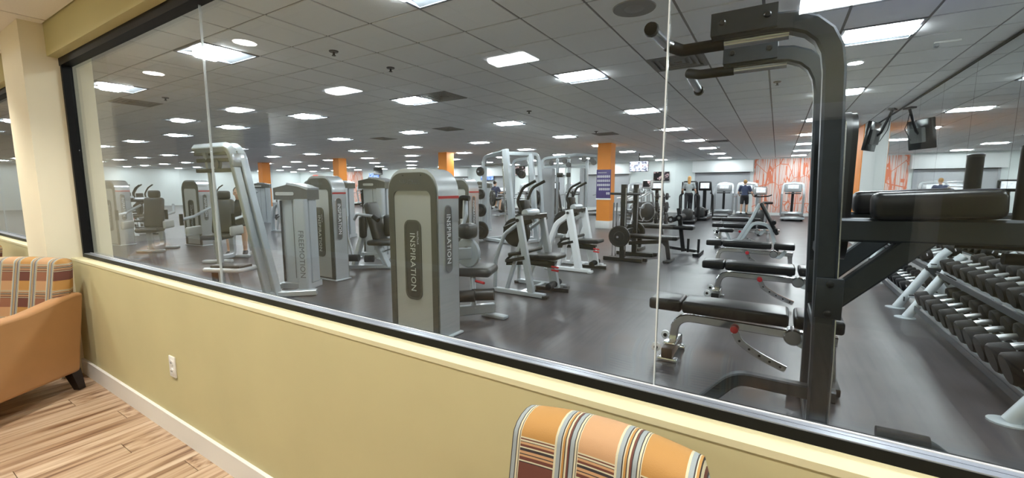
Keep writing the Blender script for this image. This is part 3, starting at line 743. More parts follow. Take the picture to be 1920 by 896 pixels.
# ------------------------------------------------------------ selector towers
def selector(name, label, loc, rz=0, wd=.63, dp=.28, ht=1.55, seat=False):
    t = thing(name, label, 'weight machine', loc, rz, 'silver selector towers')
    def B(nm, m, fn, par=t, sm=True):
        b = MB(); fn(b); return b.build(nm, m, par, sm)
    ro = .20
    prof = rrect(wd, ht, ro, 0, ht / 2, 7, True)
    B('shroud', 'silver', lambda b: b.prism(prof, -dp / 2, dp / 2))
    # rounded crown, slightly wider than the shroud
    cr = [(x, z) for x, z in prof if z > ht - .24]
    B('crown', 'silver', lambda b: b.prism([(x * 1.012, ht - .235 + (z - ht + .235) * 1.02) for x, z in rrect(wd, .47, ro, 0, ht - .235, 7, True)], -dp / 2 - .004, dp / 2 + .004))
    B('red_band', 'red_stripe', lambda b: b.ring([(wd / 2 + .008, -dp / 2 - .002), (wd / 2 + .008, dp / 2 + .006), (-wd / 2 - .008, dp / 2 + .006), (-wd / 2 - .008, -dp / 2 - .002)], [(wd / 2 - .01, -dp / 2 + .01), (wd / 2 - .01, dp / 2 - .01), (-wd / 2 + .01, dp / 2 - .01), (-wd / 2 + .01, -dp / 2 + .01)], ht - .262, ht - .238, 'z'), sm=False)
    for s in (-1, 1):
        y = s * dp / 2
        B('bezel', 'olive_grey', lambda b: b.ring(rrect(wd - .02, ht - .04, ro - .02, 0, ht / 2 - .01, 7, True), rrect(wd - .15, ht - .235, .06, 0, ht / 2 - .075, 7, True), y - .016, y + .016))
        fp = B('front_panel', 'greige', lambda b: b.prism(rrect(wd - .155, ht - .24, .058, 0, ht / 2 - .075, 7, True), y - .006, y + .006))
        bd = B('badge', 'badge_dark', lambda b: b.prism(rrect(.185, .72, .06, .0, .72, 5), y - .012, y + .012))
        B('badge_rim', 'olive_grey', lambda b: b.ring(rrect(.205, .74, .07, 0, .72, 5), rrect(.17, .705, .055, 0, .72, 5), y - .016, y + .016), bd)
        text_obj('INSPIRATION', .088, 'letter', bd, (-.005, y + s * .0135, .70), (PI / 2, R_(90), 0) if s < 0 else (PI / 2, R_(90), PI), spacing=1.05)
        text_obj('NAUTILUS', .026, 'poster_cell', bd, (.062, y + s * .0135, .93), (PI / 2, R_(90), 0) if s < 0 else (PI / 2, R_(90), PI))
        text_obj('NAUTILUS', .055, 'letter_dark', t, (-.02, y + s * .0165, ht - .115), (PI / 2, 0, 0) if s < 0 else (PI / 2, 0, PI))
        for xx in (-.1, .12): B('screw', 'black_metal', lambda b: b.lathe([(.007, y + s * .016), (.007, y + s * .019)], (xx, 0, ht - .055), 'y', 8))
        x = s * wd / 2
        sb = B('side_badge', 'letter_dark', lambda b: b.prism(rrect(.085, .60, .04, -.02, .92, 5), x - .010, x + .010, 'x'))
        B('side_rim', 'chrome', lambda b: b.ring(rrect(.10, .615, .048, -.02, .92, 5), rrect(.078, .593, .037, -.02, .92, 5), x - .013, x + .013, 'x'), sb)
        text_obj('INSPIRATION', .075, 'machine_white', sb, (x + s * .0115, -.015, .92), (PI / 2, R_(90), s * PI / 2), spacing=1.02)
    B('base_plate', 'silver_lt', lambda b: b.rbox((0, 0, .012), (wd + .06, dp + .06, .024), .01))
    return t
s1 = selector('selector_tower', 'large silver selector tower in front with upright INSPIRATION lettering', (-2.806, 2.035, 0), 0, .608, .27, 1.545)
Bs = lambda nm, m, fn, sm=True: W(nm, m, fn, s1, sm)
Bs('seat_rail', 'silver_lt', lambda b: b.tube([(-2.9, 2.30, .10), (-2.52, 2.78, .10)], (.07, .10), up=(0, 0, 1)))
Bs('floor_foot', 'silver_lt', lambda b: b.rbox((-2.50, 2.76, .02), (.30, .10, .035), .01))
Bs('seat_post', 'silver_lt', lambda b: b.tube([(-2.66, 2.60, .10), (-2.78, 2.75, .44)], (.06, .08)))
Bs('seat_pad', 'dark_pad', lambda b: b.rbox((-2.77, 2.80, .485), (.42, .40, .10), .045, 3, Matrix.Rotation(R_(20), 3, 'Z')))
for x, y in ((-2.66, 2.44), (-2.53, 2.60)): Bs('roller_pad', 'dark_pad', lambda b: b.tube([(x - .10, y - .06, .275), (x + .10, y + .05, .285)], .062, 14))
Bs('roller_arm', 'silver_lt', lambda b: b.tube([(-2.60, 2.53, .28), (-2.70, 2.65, .42)], .02, 8))
Bs('cam_disc', 'silver_lt', lambda b: b.lathe([(.15, -.02), (.16, 0), (.15, .02)], (-2.74, 2.62, .70), 'y', 20))
Bs('cam_hub', 'black_metal', lambda b: b.lathe([(.045, -.04), (.045, .04)], (-2.74, 2.62, .72), 'y', 12))
Bs('arm_pad', 'dark_pad', lambda b: b.rbox((-2.74, 2.62, .93), (.16, .2, .16), .05, 3))
Bs('lever_arm', 'silver_lt', lambda b: b.tube([(-2.80, 2.55, .86), (-2.74, 2.60, 1.10), (-2.76, 2.62, 1.26)], .02, 8, .05))
Bs('hand_grip', 'rubber', lambda b: b.tube([(-2.70, 2.60, 1.27), (-2.80, 2.58, 1.28), (-2.81, 2.58, 1.06)], .028, 10, .04))
Bs('yoke', 'silver_lt', lambda b: b.tube([(-2.88, 2.28, .70), (-2.70, 2.62, .70)], (.06, .12), up=(0, 0, 1)))
Bs('adjust_knob', 'red_knob', lambda b: b.tube([(-2.64, 2.62, .405), (-2.52, 2.60, .40)], .014, 8))
selector('selector_tower', 'silver selector tower behind the free-standing weight column, second from front', (-5.795, 3.10, 0), 0, dp=.22)
selector('selector_tower', 'narrow silver selector tower far left beside the cable frame', (-11.85, 3.86, 0), R_(8))
selector('selector_tower', 'leftmost silver selector tower at the edge of the pale wall', (-13.6, 2.85, 0), R_(10))
selector('selector_tower', 'silver selector tower half hidden right of the front tower', (-5.15, 5.55, 0), R_(-3))
selector('selector_tower', 'small far selector tower left of the orange centre column', (-9.6, 5.5, 0), R_(0))
selector('selector_tower', 'far selector tower showing behind the front tower\'s left shoulder', (-7.25, 5.6, 0), R_(0))

def stack_tower(label, loc, rz, wd=.62, ht=1.50, letters=True):
    t = thing('weight_column', label, 'weight machine', loc, rz, 'boxed weight columns')
    def B(nm, m, fn, par=t, sm=True):
        b = MB(); fn(b); return b.build(nm, m, par, sm)
    sh = [(-wd / 2, .05), (-wd / 2, -.12), (-wd * .2, -.165), (wd * .22, -.165), (wd / 2, -.12), (wd / 2, .05)]
    B('shroud', 'silver_lt', lambda b: b.prism(sh, .09, ht - .12, 'z'))
    for x in (-.02, .14): B('seam_strip', 'letter_dark', lambda b: b.box((x + .02, -.166, ht * .5), (.006 if x > 0 else .006, .006, ht - .3)), sm=False)
    B('side_panel', 'black_metal', lambda b: b.box((-wd / 2 + .035, -.155, ht * .48), (.02, .02, ht - .25)), sm=False)
    B('instruction_panel', 'letter', lambda b: b.rbox((-wd / 2 - .004, -.05, 1.05), (.01, .10, .42), .004))
    B('cap', 'olive_grey', lambda b: b.prism([(-wd / 2 - .03, ht - .14), (wd / 2 + .03, ht - .14), (wd / 2 + .03, ht - .01), (wd * .3, ht + .03), (-wd * .1, ht + .06), (-wd / 2 - .03, ht + .015)], -.20, .08))
    B('cap_top', 'silver', lambda b: b.prism([(-wd * .15, ht + .055), (wd * .3, ht + .03), (wd / 2 + .03, ht - .01), (wd / 2 + .04, ht + .015), (wd * .2, ht + .07), (-wd * .12, ht + .085)], -.19, .08))
    B('logo_plate', 'greige', lambda b: b.prism(rrect(.26, .045, .02, -.08, ht - .06, 4), -.206, -.199))
    p = B('front_post', 'silver_lt', lambda b: b.prism(rrect(.155, .10, .03, wd / 2 - .04, -.24, 4), .0, ht - .13, 'z'))
    if letters: text_obj('FREEMOTION', .105, 'letter_dark', p, (wd / 2 - .035, -.2915, .50), (PI / 2, R_(90), 0), spacing=1.0)
    B('post_foot', 'silver_lt', lambda b: b.prism(rrect(.24, .18, .06, wd / 2 - .04, -.24, 4), 0, .018, 'z'))
    B('base_frame', 'silver_lt', lambda b: (b.box((0, -.05, .045), (wd, .30, .08)), b.box((-wd / 2, -.1, .05), (.06, .5, .06))), sm=False)
    return t
stack_tower('tall boxed weight column lettered FREEMOTION on its post', (-5.60, 2.56, 0), R_(25), wd=.42, ht=1.36)
stack_tower('boxed weight column with dark cap behind the chest press seat', (-6.75, 4.95, 0), R_(6), letters=False)
stack_tower('boxed weight column with dark cap farther behind the chest press', (-10.4, 6.9, 0), R_(6), letters=False)

# ------------------------------------------------------------ chest press seat
t = thing('chest_press', 'dark padded chest press seat with weight horns left of front tower', 'weight machine', (-5.6, 3.95, 0))
Bc = lambda nm, m, fn, sm=True: W(nm, m, fn, t, sm)
rt = Matrix.Rotation(R_(25), 3, 'Z')
Bc('floor_rail', 'silver_lt', lambda b: b.tube([(-6.15, 3.72, .04), (-5.62, 4.1, .04)], (.09, .06), up=(0, 0, 1)))
Bc('front_leg', 'silver_lt', lambda b: b.tube([(-5.62, 4.12, .02), (-5.72, 3.98, .42)], (.10, .10)))
Bc('foot', 'silver_lt', lambda b: b.rbox((-5.60, 4.12, .02), (.34, .12, .035), .01, rot=rt))
Bc('seat_pad', 'dark_pad', lambda b: b.rbox((-5.62, 4.02, .47), (.42, .40, .09), .04, 3, rt))
Bc('back_pad', 'dark_pad', lambda b: b.rbox((-5.86, 4.08, .80), (.12, .40, .68), .05, 3, rt @ Matrix.Rotation(R_(-14), 3, 'Y')))
Bc('pad_wing', 'dark_pad', lambda b: (b.rbox((-5.78, 4.28, .72), (.14, .12, .38), .05, 3, rt), b.rbox((-5.92, 3.86, .72), (.12, .12, .38), .05, 3, rt)))
Bc('mast', 'silver_lt', lambda b: b.tube([(-6.1, 3.8, .05), (-6.06, 3.98, .6), (-5.98, 4.02, 1.05)], (.09, .09), fil=.2))
Bc('press_arm', 'silver_lt', lambda b: b.tube([(-6.05, 3.80, .85), (-5.85, 3.70, .95), (-5.50, 3.75, .92)], .024, 10, .08))
Bc('press_arm', 'silver_lt', lambda b: b.tube([(-5.95, 4.22, .85), (-5.70, 4.42, .92), (-5.35, 4.46, .80)], .024, 10, .08))
Bc('hand_grip', 'rubber', lambda b: b.tube([(-5.36, 4.46, .80), (-5.26, 4.42, .86)], .05, 12))
Bc('hand_grip', 'rubber', lambda b: b.tube([(-5.52, 3.75, .92), (-5.42, 3.76, .86)], .04, 12))
Bc('roller', 'rubber', lambda b: b.cyl((-6.0, 3.62, .22), (-5.85, 3.70, .22), .06, 12))
Bc('roller', 'rubber', lambda b: b.cyl((-5.80, 3.78, .20), (-5.68, 3.86, .20), .06, 12))
Bc('lever', 'steel', lambda b: b.tube([(-5.62, 4.0, .3), (-5.40, 4.3, .42)], .012, 8))
Bc('side_arm', 'steel', lambda b: b.tube([(-6.1, 3.7, .9), (-6.05, 3.66, .55), (-5.95, 3.66, .25)], .022, 8, .1))

# ------------------------------------------------------------ cable frame on the left
t = thing('cable_crossover', 'tall silver bent-tube cable frame with a low platform, left', 'weight machine', (-5.7, 1.8, 0))
Bc = lambda nm, m, fn, sm=True: W(nm, m, fn, t, sm)
for dy in (0, .09):
    Bc('main_leg', 'silver_lt', lambda b: b.tube([(-5.31 - dy * .9, 2.02 - dy * .9, .01), (-5.45 - dy * .2, 1.77 - dy, 1.76), (-5.49, 1.74 - dy, 1.86), (-5.84, 1.54 - dy, 1.83)], (.085, .075), fil=.22, up=(1, 0, 0)))
Bc('leg_plate', 'steel', lambda b: b.rbox((-5.43, 1.72, 1.70), (.04, .14, .16), .01))
Bc('rear_leg', 'silver_lt', lambda b: b.tube([(-5.90, 1.66, .02), (-5.88, 1.62, 1.55), (-5.82, 1.55, 1.82)], (.06, .06), fil=.1))
Bc('rear_leg', 'silver_lt', lambda b: b.tube([(-5.80, 2.25, .02), (-5.66, 2.0, 1.2), (-5.5, 1.76, 1.76)], (.07, .07), fil=.1))
for zz, dx in ((1.78, 0), (1.70, .05), (1.58, .02)): Bc('cross_arm', 'olive_grey', lambda b: b.tube([(-6.0 + dx, 1.52, zz), (-5.44, 1.74, zz + .01)], (.05, .045), up=(0, 0, 1)))
Bc('brace', 'silver_lt', lambda b: b.tube([(-5.62, 1.75, 1.62), (-5.42, 1.90, 1.32)], .02, 8))
Bc('base_rail', 'silver_lt', lambda b: b.tube([(-5.92, 1.68, .04), (-5.32, 2.02, .04), (-5.0, 2.35, .04)], (.10, .07), fil=.1, up=(0, 0, 1)))
Bc('platform_rim', 'silver_lt', lambda b: b.tube([(-5.78, 1.42, .40), (-5.36, 1.60, .40), (-5.44, 1.86, .40), (-5.86, 1.68, .40), (-5.78, 1.42, .40)], .028, 10, .06))
Bc('platform_pad', 'black_pad', lambda b: b.rbox((-5.61, 1.64, .43), (.40, .22, .05), .02, 2, Matrix.Rotation(R_(23), 3, 'Z')))
Bc('platform_post', 'silver_lt', lambda b: b.tube([(-5.61, 1.64, .40), (-5.62, 1.72, .02)], (.09, .09)))
Bc('stop_block', 'rubber', lambda b: b.cyl((-5.72, 1.50, .25), (-5.72, 1.50, .38), .035, 10))
Bc('pulley', 'letter_dark', lambda b: b.lathe([(.06, -.02), (.05, 0), (.06, .02)], (-5.7, 1.62, 1.66), 'y', 16))

# ------------------------------------------------------------ twin lever machines
def lever_machine(label, loc, metal, k):
    t = thing('lever_machine', label, 'weight machine', loc, 0, 'open-frame lever machines')
    def B(nm, m, fn, par=t, sm=True):
        b = MB(); fn(b); return b.build(nm, m, par, sm)
    for y in (-.31, .31):
        B('base_rail', metal, lambda b: b.tube([(-.38, y, .035), (.38, y, .035)], (.07 * k, .055), up=(0, 0, 1)))
        for x in (-.39, .39): B('end_foot', metal if k > 1 else 'black_metal', lambda b: b.rbox((x, y, .02), (.07, .09 * k, .04), .01))
        B('main_leg', metal, lambda b: b.tube([(.19, y, .04), (.0, y, 1.02)], (.065 * k, .085 * k), up=(1, 0, 0)))
        B('bow_tube', metal, lambda b: b.tube([(-.37, y, .04), (-.36, y, .42), (-.22, y, .78), (-.02, y, .92)], .026 * k if k < 1.2 else (.085, .085), 10, .22, up=(0, 1, 0)))
        B('pivot_bolt', 'black_metal', lambda b: b.lathe([(.022, y - .05 * k), (.022, y + .05 * k)], (.0, 0, .97), 'y', 10))
        B('strut', metal, lambda b: b.tube([(-.20, y * .9, .05), (.06, y, .78)], (.045 * k, .045 * k)))
    B('cross_rail', metal, lambda b: b.tube([(.05, -.31, .035), (.05, .31, .035)], (.06, .05), up=(0, 0, 1)))
    B('axle', 'black_metal', lambda b: b.tube([(.0, -.34, 1.0), (.02, .36, 1.0)], (.075, .07), up=(0, 0, 1)))
    B('axle_hub', 'silver_lt', lambda b: b.lathe([(.05, -.16), (.06, 0), (.05, .16)], (.0, 0, 1.05), 'y', 14))
    for y in (-.12, .14):
        B('hand_lever', 'rubber', lambda b: b.tube([(-.05, y, 1.02), (-.14, y, 1.20), (-.10, y + .08, 1.38), (.06, y + .14, 1.47)], .02, 10, .12))
    B('lever_box', 'black_metal', lambda b: b.rbox((-.10, 0, 1.10), (.10, .16, .24), .02))
    B('weight_arm', 'black_metal', lambda b: b.tube([(-.36, -.05, .80), (.02, 0, .98)], (.10, .12)))
    B('weight_plate', 'plate_iron', lambda b: b.lathe([(.05, -.045), (.19, -.04), (.20, -.03), (.20, .03), (.19, .04), (.05, .045)], (-.22, .0, .78), 'y', 20))
    B('seat_pad', 'black_pad', lambda b: b.rbox((.20, .06, .475), (.46, .32, .065), .025, 3, Matrix.Rotation(R_(-3), 3, 'Y')))
    B('seat_bracket', 'black_metal', lambda b: b.tube([(-.05, .02, .40), (.34, .06, .37)], (.10, .09), up=(0, 0, 1)))
    B('seat_post', metal, lambda b: b.tube([(.30, .06, .40), (.36, .08, .06)], (.06, .07)))
    B('post_foot', 'black_metal', lambda b: b.tube([(.05, .04, .04), (.50, .14, .03)], (.07, .05), up=(0, 0, 1)))
    for dz in (0, .045): B('adjust_pin', 'red_knob', lambda b: b.cyl((.34, -.05, .365 - dz), (.44, -.06, .36 - dz), .013, 8))
    for y in (-.08, .10): B('foot_roller', 'rubber', lambda b: b.cyl((.34, y - .06, .115), (.34, y + .08, .125), .042, 12))
    B('thigh_bar', 'black_metal', lambda b: b.tube([(-.14, -.33, .52), (.06, -.30, .56), (.06, .18, .56)], .026, 10, .05))
    B('elbow_bar', 'black_metal', lambda b: b.tube([(.10, -.34, .50), (-.22, -.34, .42), (-.05, -.30, .56)], (.03, .045), fil=.03, up=(0, 0, 1)))
    B('shin_bar', 'black_metal', lambda b: b.tube([(-.20, -.30, .40), (.25, .02, .40)], (.05, .05), up=(0, 0, 1)))
    return t
lever_machine('silver open-frame lever machine with curved side tubes right of front tower', (-2.77, 4.03, 0), 'silver_lt', 1.0)
lever_machine('white open-frame lever machine behind the silver one', (-2.90, 5.86, 0), 'machine_white', 1.35)
# ------------------------------------------------------------ smith machine
t = thing('smith_machine', 'tall silver smith cage with black plates on its storage horns', 'weight machine', (-5.9, 8.5, 0))
Bc = lambda nm, m, fn, sm=True: W(nm, m, fn, t, sm)
def plate(b, c, r, th=.045, axis='y', seg=20): b.lathe([(.03, -th / 2), (r * .45, -th / 2), (r * .5, -th * .3), (r * .86, -th * .3), (r * .9, -th / 2), (r, -th * .4), (r, th * .4), (r * .9, th / 2), (r * .86, th * .3), (r * .5, th * .3), (r * .45, th / 2), (.03, th / 2)], c, axis, seg)
Bc('side_post', 'silver_lt', lambda b: b.tube([(-6.48, 8.2, .02), (-6.48, 8.2, 2.16), (-5.72, 7.95, 2.24)], (.10, .10), fil=.2))
Bc('front_post', 'silver_lt', lambda b: b.tube([(-5.40, 7.92, .02), (-5.66, 7.92, 2.30)], (.12, .15), up=(1, 0, 0)))
Bc('top_tube', 'silver_lt', lambda b: b.tube([(-5.66, 7.92, 2.20), (-5.25, 8.75, 2.22), (-5.20, 8.8, 2.0), (-5.05, 8.8, .02)], (.09, .09), fil=.12))
Bc('rear_post', 'silver_lt', lambda b: b.tube([(-6.1, 9.0, .02), (-6.1, 9.0, 2.1), (-5.3, 8.8, 2.16)], (.08, .08), fil=.2))
Bc('right_post', 'silver_lt', lambda b: b.tube([(-5.12, 8.55, .02), (-5.30, 8.55, 2.22)], (.10, .12), up=(1, 0, 0)))
for x, y in ((-5.86, 8.1), (-5.42, 8.62)): Bc('guide_rod', 'chrome', lambda b: b.cyl((x + .12, y, .15), (x, y, 2.15), .018, 10))
for p, q in (((-6.5, 8.2, .05), (-5.2, 7.85, .05)), ((-6.1, 9.0, .05), (-5.0, 8.8, .05)), ((-5.3, 7.9, .05), (-5.05, 8.8, .05)), ((-6.48, 8.2, .05), (-6.1, 9.0, .05))): Bc('base_rail', 'silver_lt', lambda b: b.tube([p, q], (.10, .07), up=(0, 0, 1)))
Bc('rear_brace', 'olive_grey', lambda b: b.tube([(-6.48, 8.2, 1.95), (-5.7, 7.95, 1.95)], (.05, .05)))
for zz, r in ((1.79, .115), (1.21, .13), (.80, .17), (.28, .235)):
    h_ = Bc('storage_horn', 'steel', lambda b: b.cyl((-6.48, 8.22, zz), (-6.52, 7.98, zz), .025, 10))
    b = MB(); plate(b, (-6.51, 8.06, zz), r, .06); b.build('weight_plate', 'plate_iron', t, world=True)
for zz, r in ((1.7, .10), (.55, .22)):
    b = MB(); plate(b, (-5.30, 8.1, zz), r, .06); b.build('weight_plate', 'plate_iron', t, world=True)
bar = Bc('barbell', 'chrome', lambda b: b.cyl((-6.05, 7.8, 1.12), (-5.2, 8.9, 1.12), .016, 10))
for k in (.06, .90):
    c = Vector((-6.05, 7.8, 1.12)).lerp(Vector((-5.2, 8.9, 1.12)), k); b = MB(); b.m = Matrix.Translation(c) @ Matrix.Rotation(R_(-38), 4, 'Z'); plate(b, (0, 0, 0), .20, .06); b.build('bar_plate', 'plate_iron', t, world=True)
# ------------------------------------------------------------ cable trainer behind the white machine
t = thing('cable_trainer', 'silver cable trainer with grey shrouds left of the poster column', 'weight machine', (-4.9, 9.9, 0))
Bc = lambda nm, m, fn, sm=True: W(nm, m, fn, t, sm)
Bc('stack_shroud', 'blind_grey', lambda b: b.rbox((-5.42, 9.75, .98), (.34, .20, 1.86), .03))
Bc('stack_shroud', 'blind_grey', lambda b: b.rbox((-4.55, 10.1, .98), (.10, .20, 1.86), .03))
for x in (-5.62, -5.22, -4.92, -4.45): Bc('column_tube', 'silver_lt', lambda b: b.tube([(x, 9.8 + (x + 5.6) * .3, .02), (x, 9.8 + (x + 5.6) * .3, 2.16)], (.06, .07)))
Bc('top_frame', 'silver_lt', lambda b: b.tube([(-5.62, 9.8, 1.6), (-5.62, 9.8, 2.18), (-4.7, 9.98, 2.26), (-4.2, 10.2, 2.22)], (.06, .08), fil=.15))
Bc('cross_tube', 'silver_lt', lambda b: b.tube([(-5.62, 9.8, 1.95), (-4.45, 10.15, 1.95)], (.05, .06)))
for x, z in ((-5.35, 2.06), (-5.0, 2.10), (-4.9, 2.0), (-4.5, 2.14), (-4.3, 2.12), (-4.25, 2.05)): Bc('pulley', 'letter_dark', lambda b: b.lathe([(.07, -.02), (.055, 0), (.07, .02)], (x, 9.72 + (x + 5.6) * .3, z), 'y', 14))
for x in (-5.1, -4.75): Bc('cable', 'black_metal', lambda b: b.cyl((x, 9.75, .3), (x, 9.75, 2.1), .006, 6))
Bc('carriage', 'black_metal', lambda b: (b.rbox((-5.05, 9.72, 1.72), (.16, .10, .12), .02), b.rbox((-4.80, 9.72, 1.72), (.1, .1, .12), .02)))
Bc('weight_stack', 'plate_iron', lambda b: [b.box((-5.02, 9.85, .15 + .05 * k), (.22, .12, .044)) for k in range(10)], False)
Bc('base_rail', 'silver_lt', lambda b: b.tube([(-5.65, 9.8, .04), (-4.4, 10.16, .04)], (.10, .07), up=(0, 0, 1)))
Bc('logo_disc', 'letter_dark', lambda b: b.lathe([(.05, 0), (.05, .006)], (-5.42, 9.645, .55), 'y', 14))
# ------------------------------------------------------------ black barbell bench
t = thing('barbell_rack', 'black upright barbell rack with flat bench, right of white machine', 'weight bench', (-2.2, 7.3, 0))
Bc = lambda nm, m, fn, sm=True: W(nm, m, fn, t, sm)
for y in (6.95, 7.75):
    Bc('upright', 'black_metal', lambda b: b.tube([(-2.42, y, .04), (-2.42, y, 1.44)], (.09, .10), up=(1, 0, 0)))
    Bc('floor_foot', 'black_metal', lambda b: b.tube([(-2.78, y, .04), (-2.05, y, .04)], (.09, .07), up=(0, 0, 1)))
    Bc('floor_foot', 'black_metal', lambda b: b.tube([(-2.72, y + .16, .035), (-2.0, y + .16, .035)], (.07, .06), up=(0, 0, 1)))
    for zz in (1.28, .98, .72): Bc('rack_hook', 'steel', lambda b: b.tube([(-2.42, y, zz), (-2.27, y, zz - .01), (-2.25, y, zz + .06)], .016, 8, .02))
    Bc('upright_strip', 'steel', lambda b: b.box((-2.37, y - .05, .8), (.012, .01, 1.15)), False)
Bc('arm_bar', 'black_metal', lambda b: b.tube([(-2.66, 6.9, 1.27), (-2.12, 6.95, 1.26)], .022, 8))
for z in (.55, 1.1): Bc('cross_tube', 'black_metal', lambda b: b.tube([(-2.46, 6.95, z), (-2.46, 7.75, z)], (.05, .05)))
Bc('bench_pad', 'black_pad', lambda b: b.rbox((-1.98, 7.36, .45), (.95, .28, .075), .025, 3))
Bc('bench_leg', 'black_metal', lambda b: b.tube([(-1.72, 7.36, .41), (-1.66, 7.36, .04)], (.06, .07)))
Bc('bench_foot', 'black_metal', lambda b: b.rbox((-1.66, 7.36, .025), (.12, .5, .04), .01))
Bc('bench_rail', 'black_metal', lambda b: b.tube([(-2.42, 7.36, .3), (-1.72, 7.36, .38)], (.06, .07), up=(0, 0, 1)))
for y in (6.83, 7.88):
    Bc('plate_horn', 'steel', lambda b: b.cyl((-2.45, y - .12, .48), (-2.45, y + .12, .48), .022, 8))
    b = MB(); plate(b, (-2.45, y, .48), .20, .05); b.build('weight_plate', 'plate_iron', t, world=True)
for x in (-2.62, -2.56): Bc('stored_bar', 'chrome', lambda b: b.cyl((x - .05, 7.1, .05), (x, 6.98, 1.1), .013, 8))
t = thing('decline_bench', 'black roller-ended bench with plate pegs right of barbell rack', 'weight bench', (-1.75, 8.6, 0))
Bc = lambda nm, m, fn, sm=True: W(nm, m, fn, t, sm)
Bc('bench_pad', 'black_pad', lambda b: b.rbox((-2.05, 8.6, .55), (1.25, .30, .09), .03, 3))
Bc('leg', 'black_metal', lambda b: b.tube([(-1.75, 8.6, .95), (-1.62, 8.6, .04)], (.07, .08)))
Bc('curved_rail', 'black_metal', lambda b: b.tube([(-2.1, 8.6, .5), (-2.02, 8.6, .12), (-1.35, 8.6, .06)], (.06, .07), fil=.2, up=(0, 1, 0)))
Bc('floor_foot', 'black_metal', lambda b: b.rbox((-1.32, 8.55, .035), (.12, .7, .06), .01))
Bc('floor_foot', 'black_metal', lambda b: b.rbox((-2.55, 8.6, .035), (.12, .6, .06), .01))
Bc('rear_leg', 'black_metal', lambda b: b.tube([(-2.5, 8.6, .5), (-2.55, 8.6, .05)], (.06, .07)))
for x, z in ((-1.86, .72), (-1.70, .76)):
    b = MB(); b.cyl((x, 8.38, z), (x, 8.82, z), .07, 14); b.build('roller', 'rubber', t, world=True)
    b = MB(); b.cyl((x, 8.37, z), (x, 8.385, z), .03, 10); b.build('roller_cap', 'chrome', t, world=True)
for x in (-1.5, -1.3): Bc('plate_peg', 'plate_iron', lambda b: b.cyl((x, 8.4, .06), (x, 8.4, .34), .025, 10))
# plate tree and kettlebells
t = thing('plate_tree', 'black plate tree with round plates beside the window joint', 'plate tree', (-3.35, 14.3, 0))
b = MB(); b.tube([(0, 0, .02), (0, 0, 1.25)], (.08, .08)); b.build('mast', 'black_metal', t)
b = MB(); b.box((0, 0, .03), (.5, .5, .05)); b.build('base', 'black_metal', t, False)
for k, (z, r, s) in enumerate([(.3, .22, -1), (.3, .22, 1), (.72, .16, -1), (.72, .18, 1), (1.08, .12, -1), (1.08, .12, 1)]):
    b = MB(); plate(b, (s * .16, -.02, z), r, .07, 'x'); b.build('weight_plate', 'plate_iron', t)
    b = MB(); b.cyl((0, 0, z), (s * .26, 0, z), .025, 8); b.build('peg', 'chrome', t)

# ------------------------------------------------------------ cardio machines (users face the back wall, +Y)
def mk(name, cat):
    t = thing(name, '', cat)
    def B(nm, m, fn, par=t, sm=True):
        b = MB(); fn(b); return b.build(nm, m, par, sm)
    return t, B
TM, B = mk('treadmill', 'treadmill')
B('deck', 'black_metal', lambda b: b.rbox((0, -.2, .14), (.82, 1.9, .14), .04)); B('belt', 'rubber', lambda b: b.box((0, -.25, .212), (.54, 1.6, .01)), sm=False)
B('motor_hood', 'silver', lambda b: b.rbox((0, .62, .24), (.80, .45, .16), .07, 3)); [B('levelling_foot', 'rubber', lambda b: b.lathe([(.04, 0), (.04, .05), (.02, .08)], (x_, y_, 0), 'z', 10)) for x_ in (-.33, .33) for y_ in (-1.0, .6)]; B('end_cap', 'silver', lambda b: b.rbox((0, -1.16, .12), (.84, .06, .10), .02))
for s in (-1, 1):
    B('upright', 'silver', lambda b: b.tube([(s * .40, .55, .15), (s * .41, .45, 1.10), (s * .36, .50, 1.55), (0, .52, 1.60)], (.06, .09), fil=.12))
    B('handrail', 'silver', lambda b: b.tube([(s * .41, .45, 1.02), (s * .41, -.1, .98)], .025, 10))
cs = B('console', 'silver', lambda b: b.rbox((0, .48, 1.36), (.66, .10, .36), .05, 3)); B('screen', 'console_glow', lambda b: b.box((0, .425, 1.42), (.40, .01, .16)), cs, False); B('tray', 'black_metal', lambda b: b.rbox((0, .36, 1.13), (.60, .22, .05), .02))
B('column', 'black_metal', lambda b: b.tube([(0, .55, .3), (0, .50, 1.2)], (.12, .10)))
EL, B = mk('elliptical', 'elliptical')
B('base', 'black_metal', lambda b: b.rbox((0, 0, .09), (.62, 1.8, .12), .05)); B('drive_housing', 'dark_pad', lambda b: b.rbox((0, -.62, .34), (.40, .55, .48), .16, 4)); B('front_housing', 'black_metal', lambda b: b.rbox((0, .55, .3), (.3, .4, .35), .1, 3))
B('mast', 'black_metal', lambda b: b.tube([(0, .60, .2), (0, .52, 1.35)], (.12, .14))); cs = B('console', 'black_metal', lambda b: b.rbox((0, .50, 1.45), (.52, .10, .40), .05, 3)); B('screen', 'console_glow', lambda b: b.box((0, .445, 1.47), (.36, .01, .24)), cs, False)
for s in (-1, 1):
    B('pedal_arm', 'steel', lambda b: b.tube([(s * .16, -.55, .40 + s * .08), (s * .18, .5, .30)], (.05, .06))); B('pedal', 'black_metal', lambda b: b.rbox((s * .17, .0, .37 + s * .04), (.16, .36, .06), .02))
    B('moving_arm', 'black_metal', lambda b: b.tube([(s * .30, .48, .30), (s * .31, .40, 1.0), (s * .27, .22 + s * .1, 1.45), (s * .26, .15 + s * .1, 1.60)], .026, 8, .1))
    B('side_rail', 'dark_pad', lambda b: b.tube([(s * .36, .60, .12), (s * .37, .30, 1.05), (s * .25, .45, 1.15)], (.07, .06), fil=.08)); B('wheel', 'machine_white', lambda b: b.lathe([(.05, -.02), (.05, .02)], (s * .27, -.80, .11), 'x', 12))
BK, B = mk('exercise_bike', 'exercise bike')
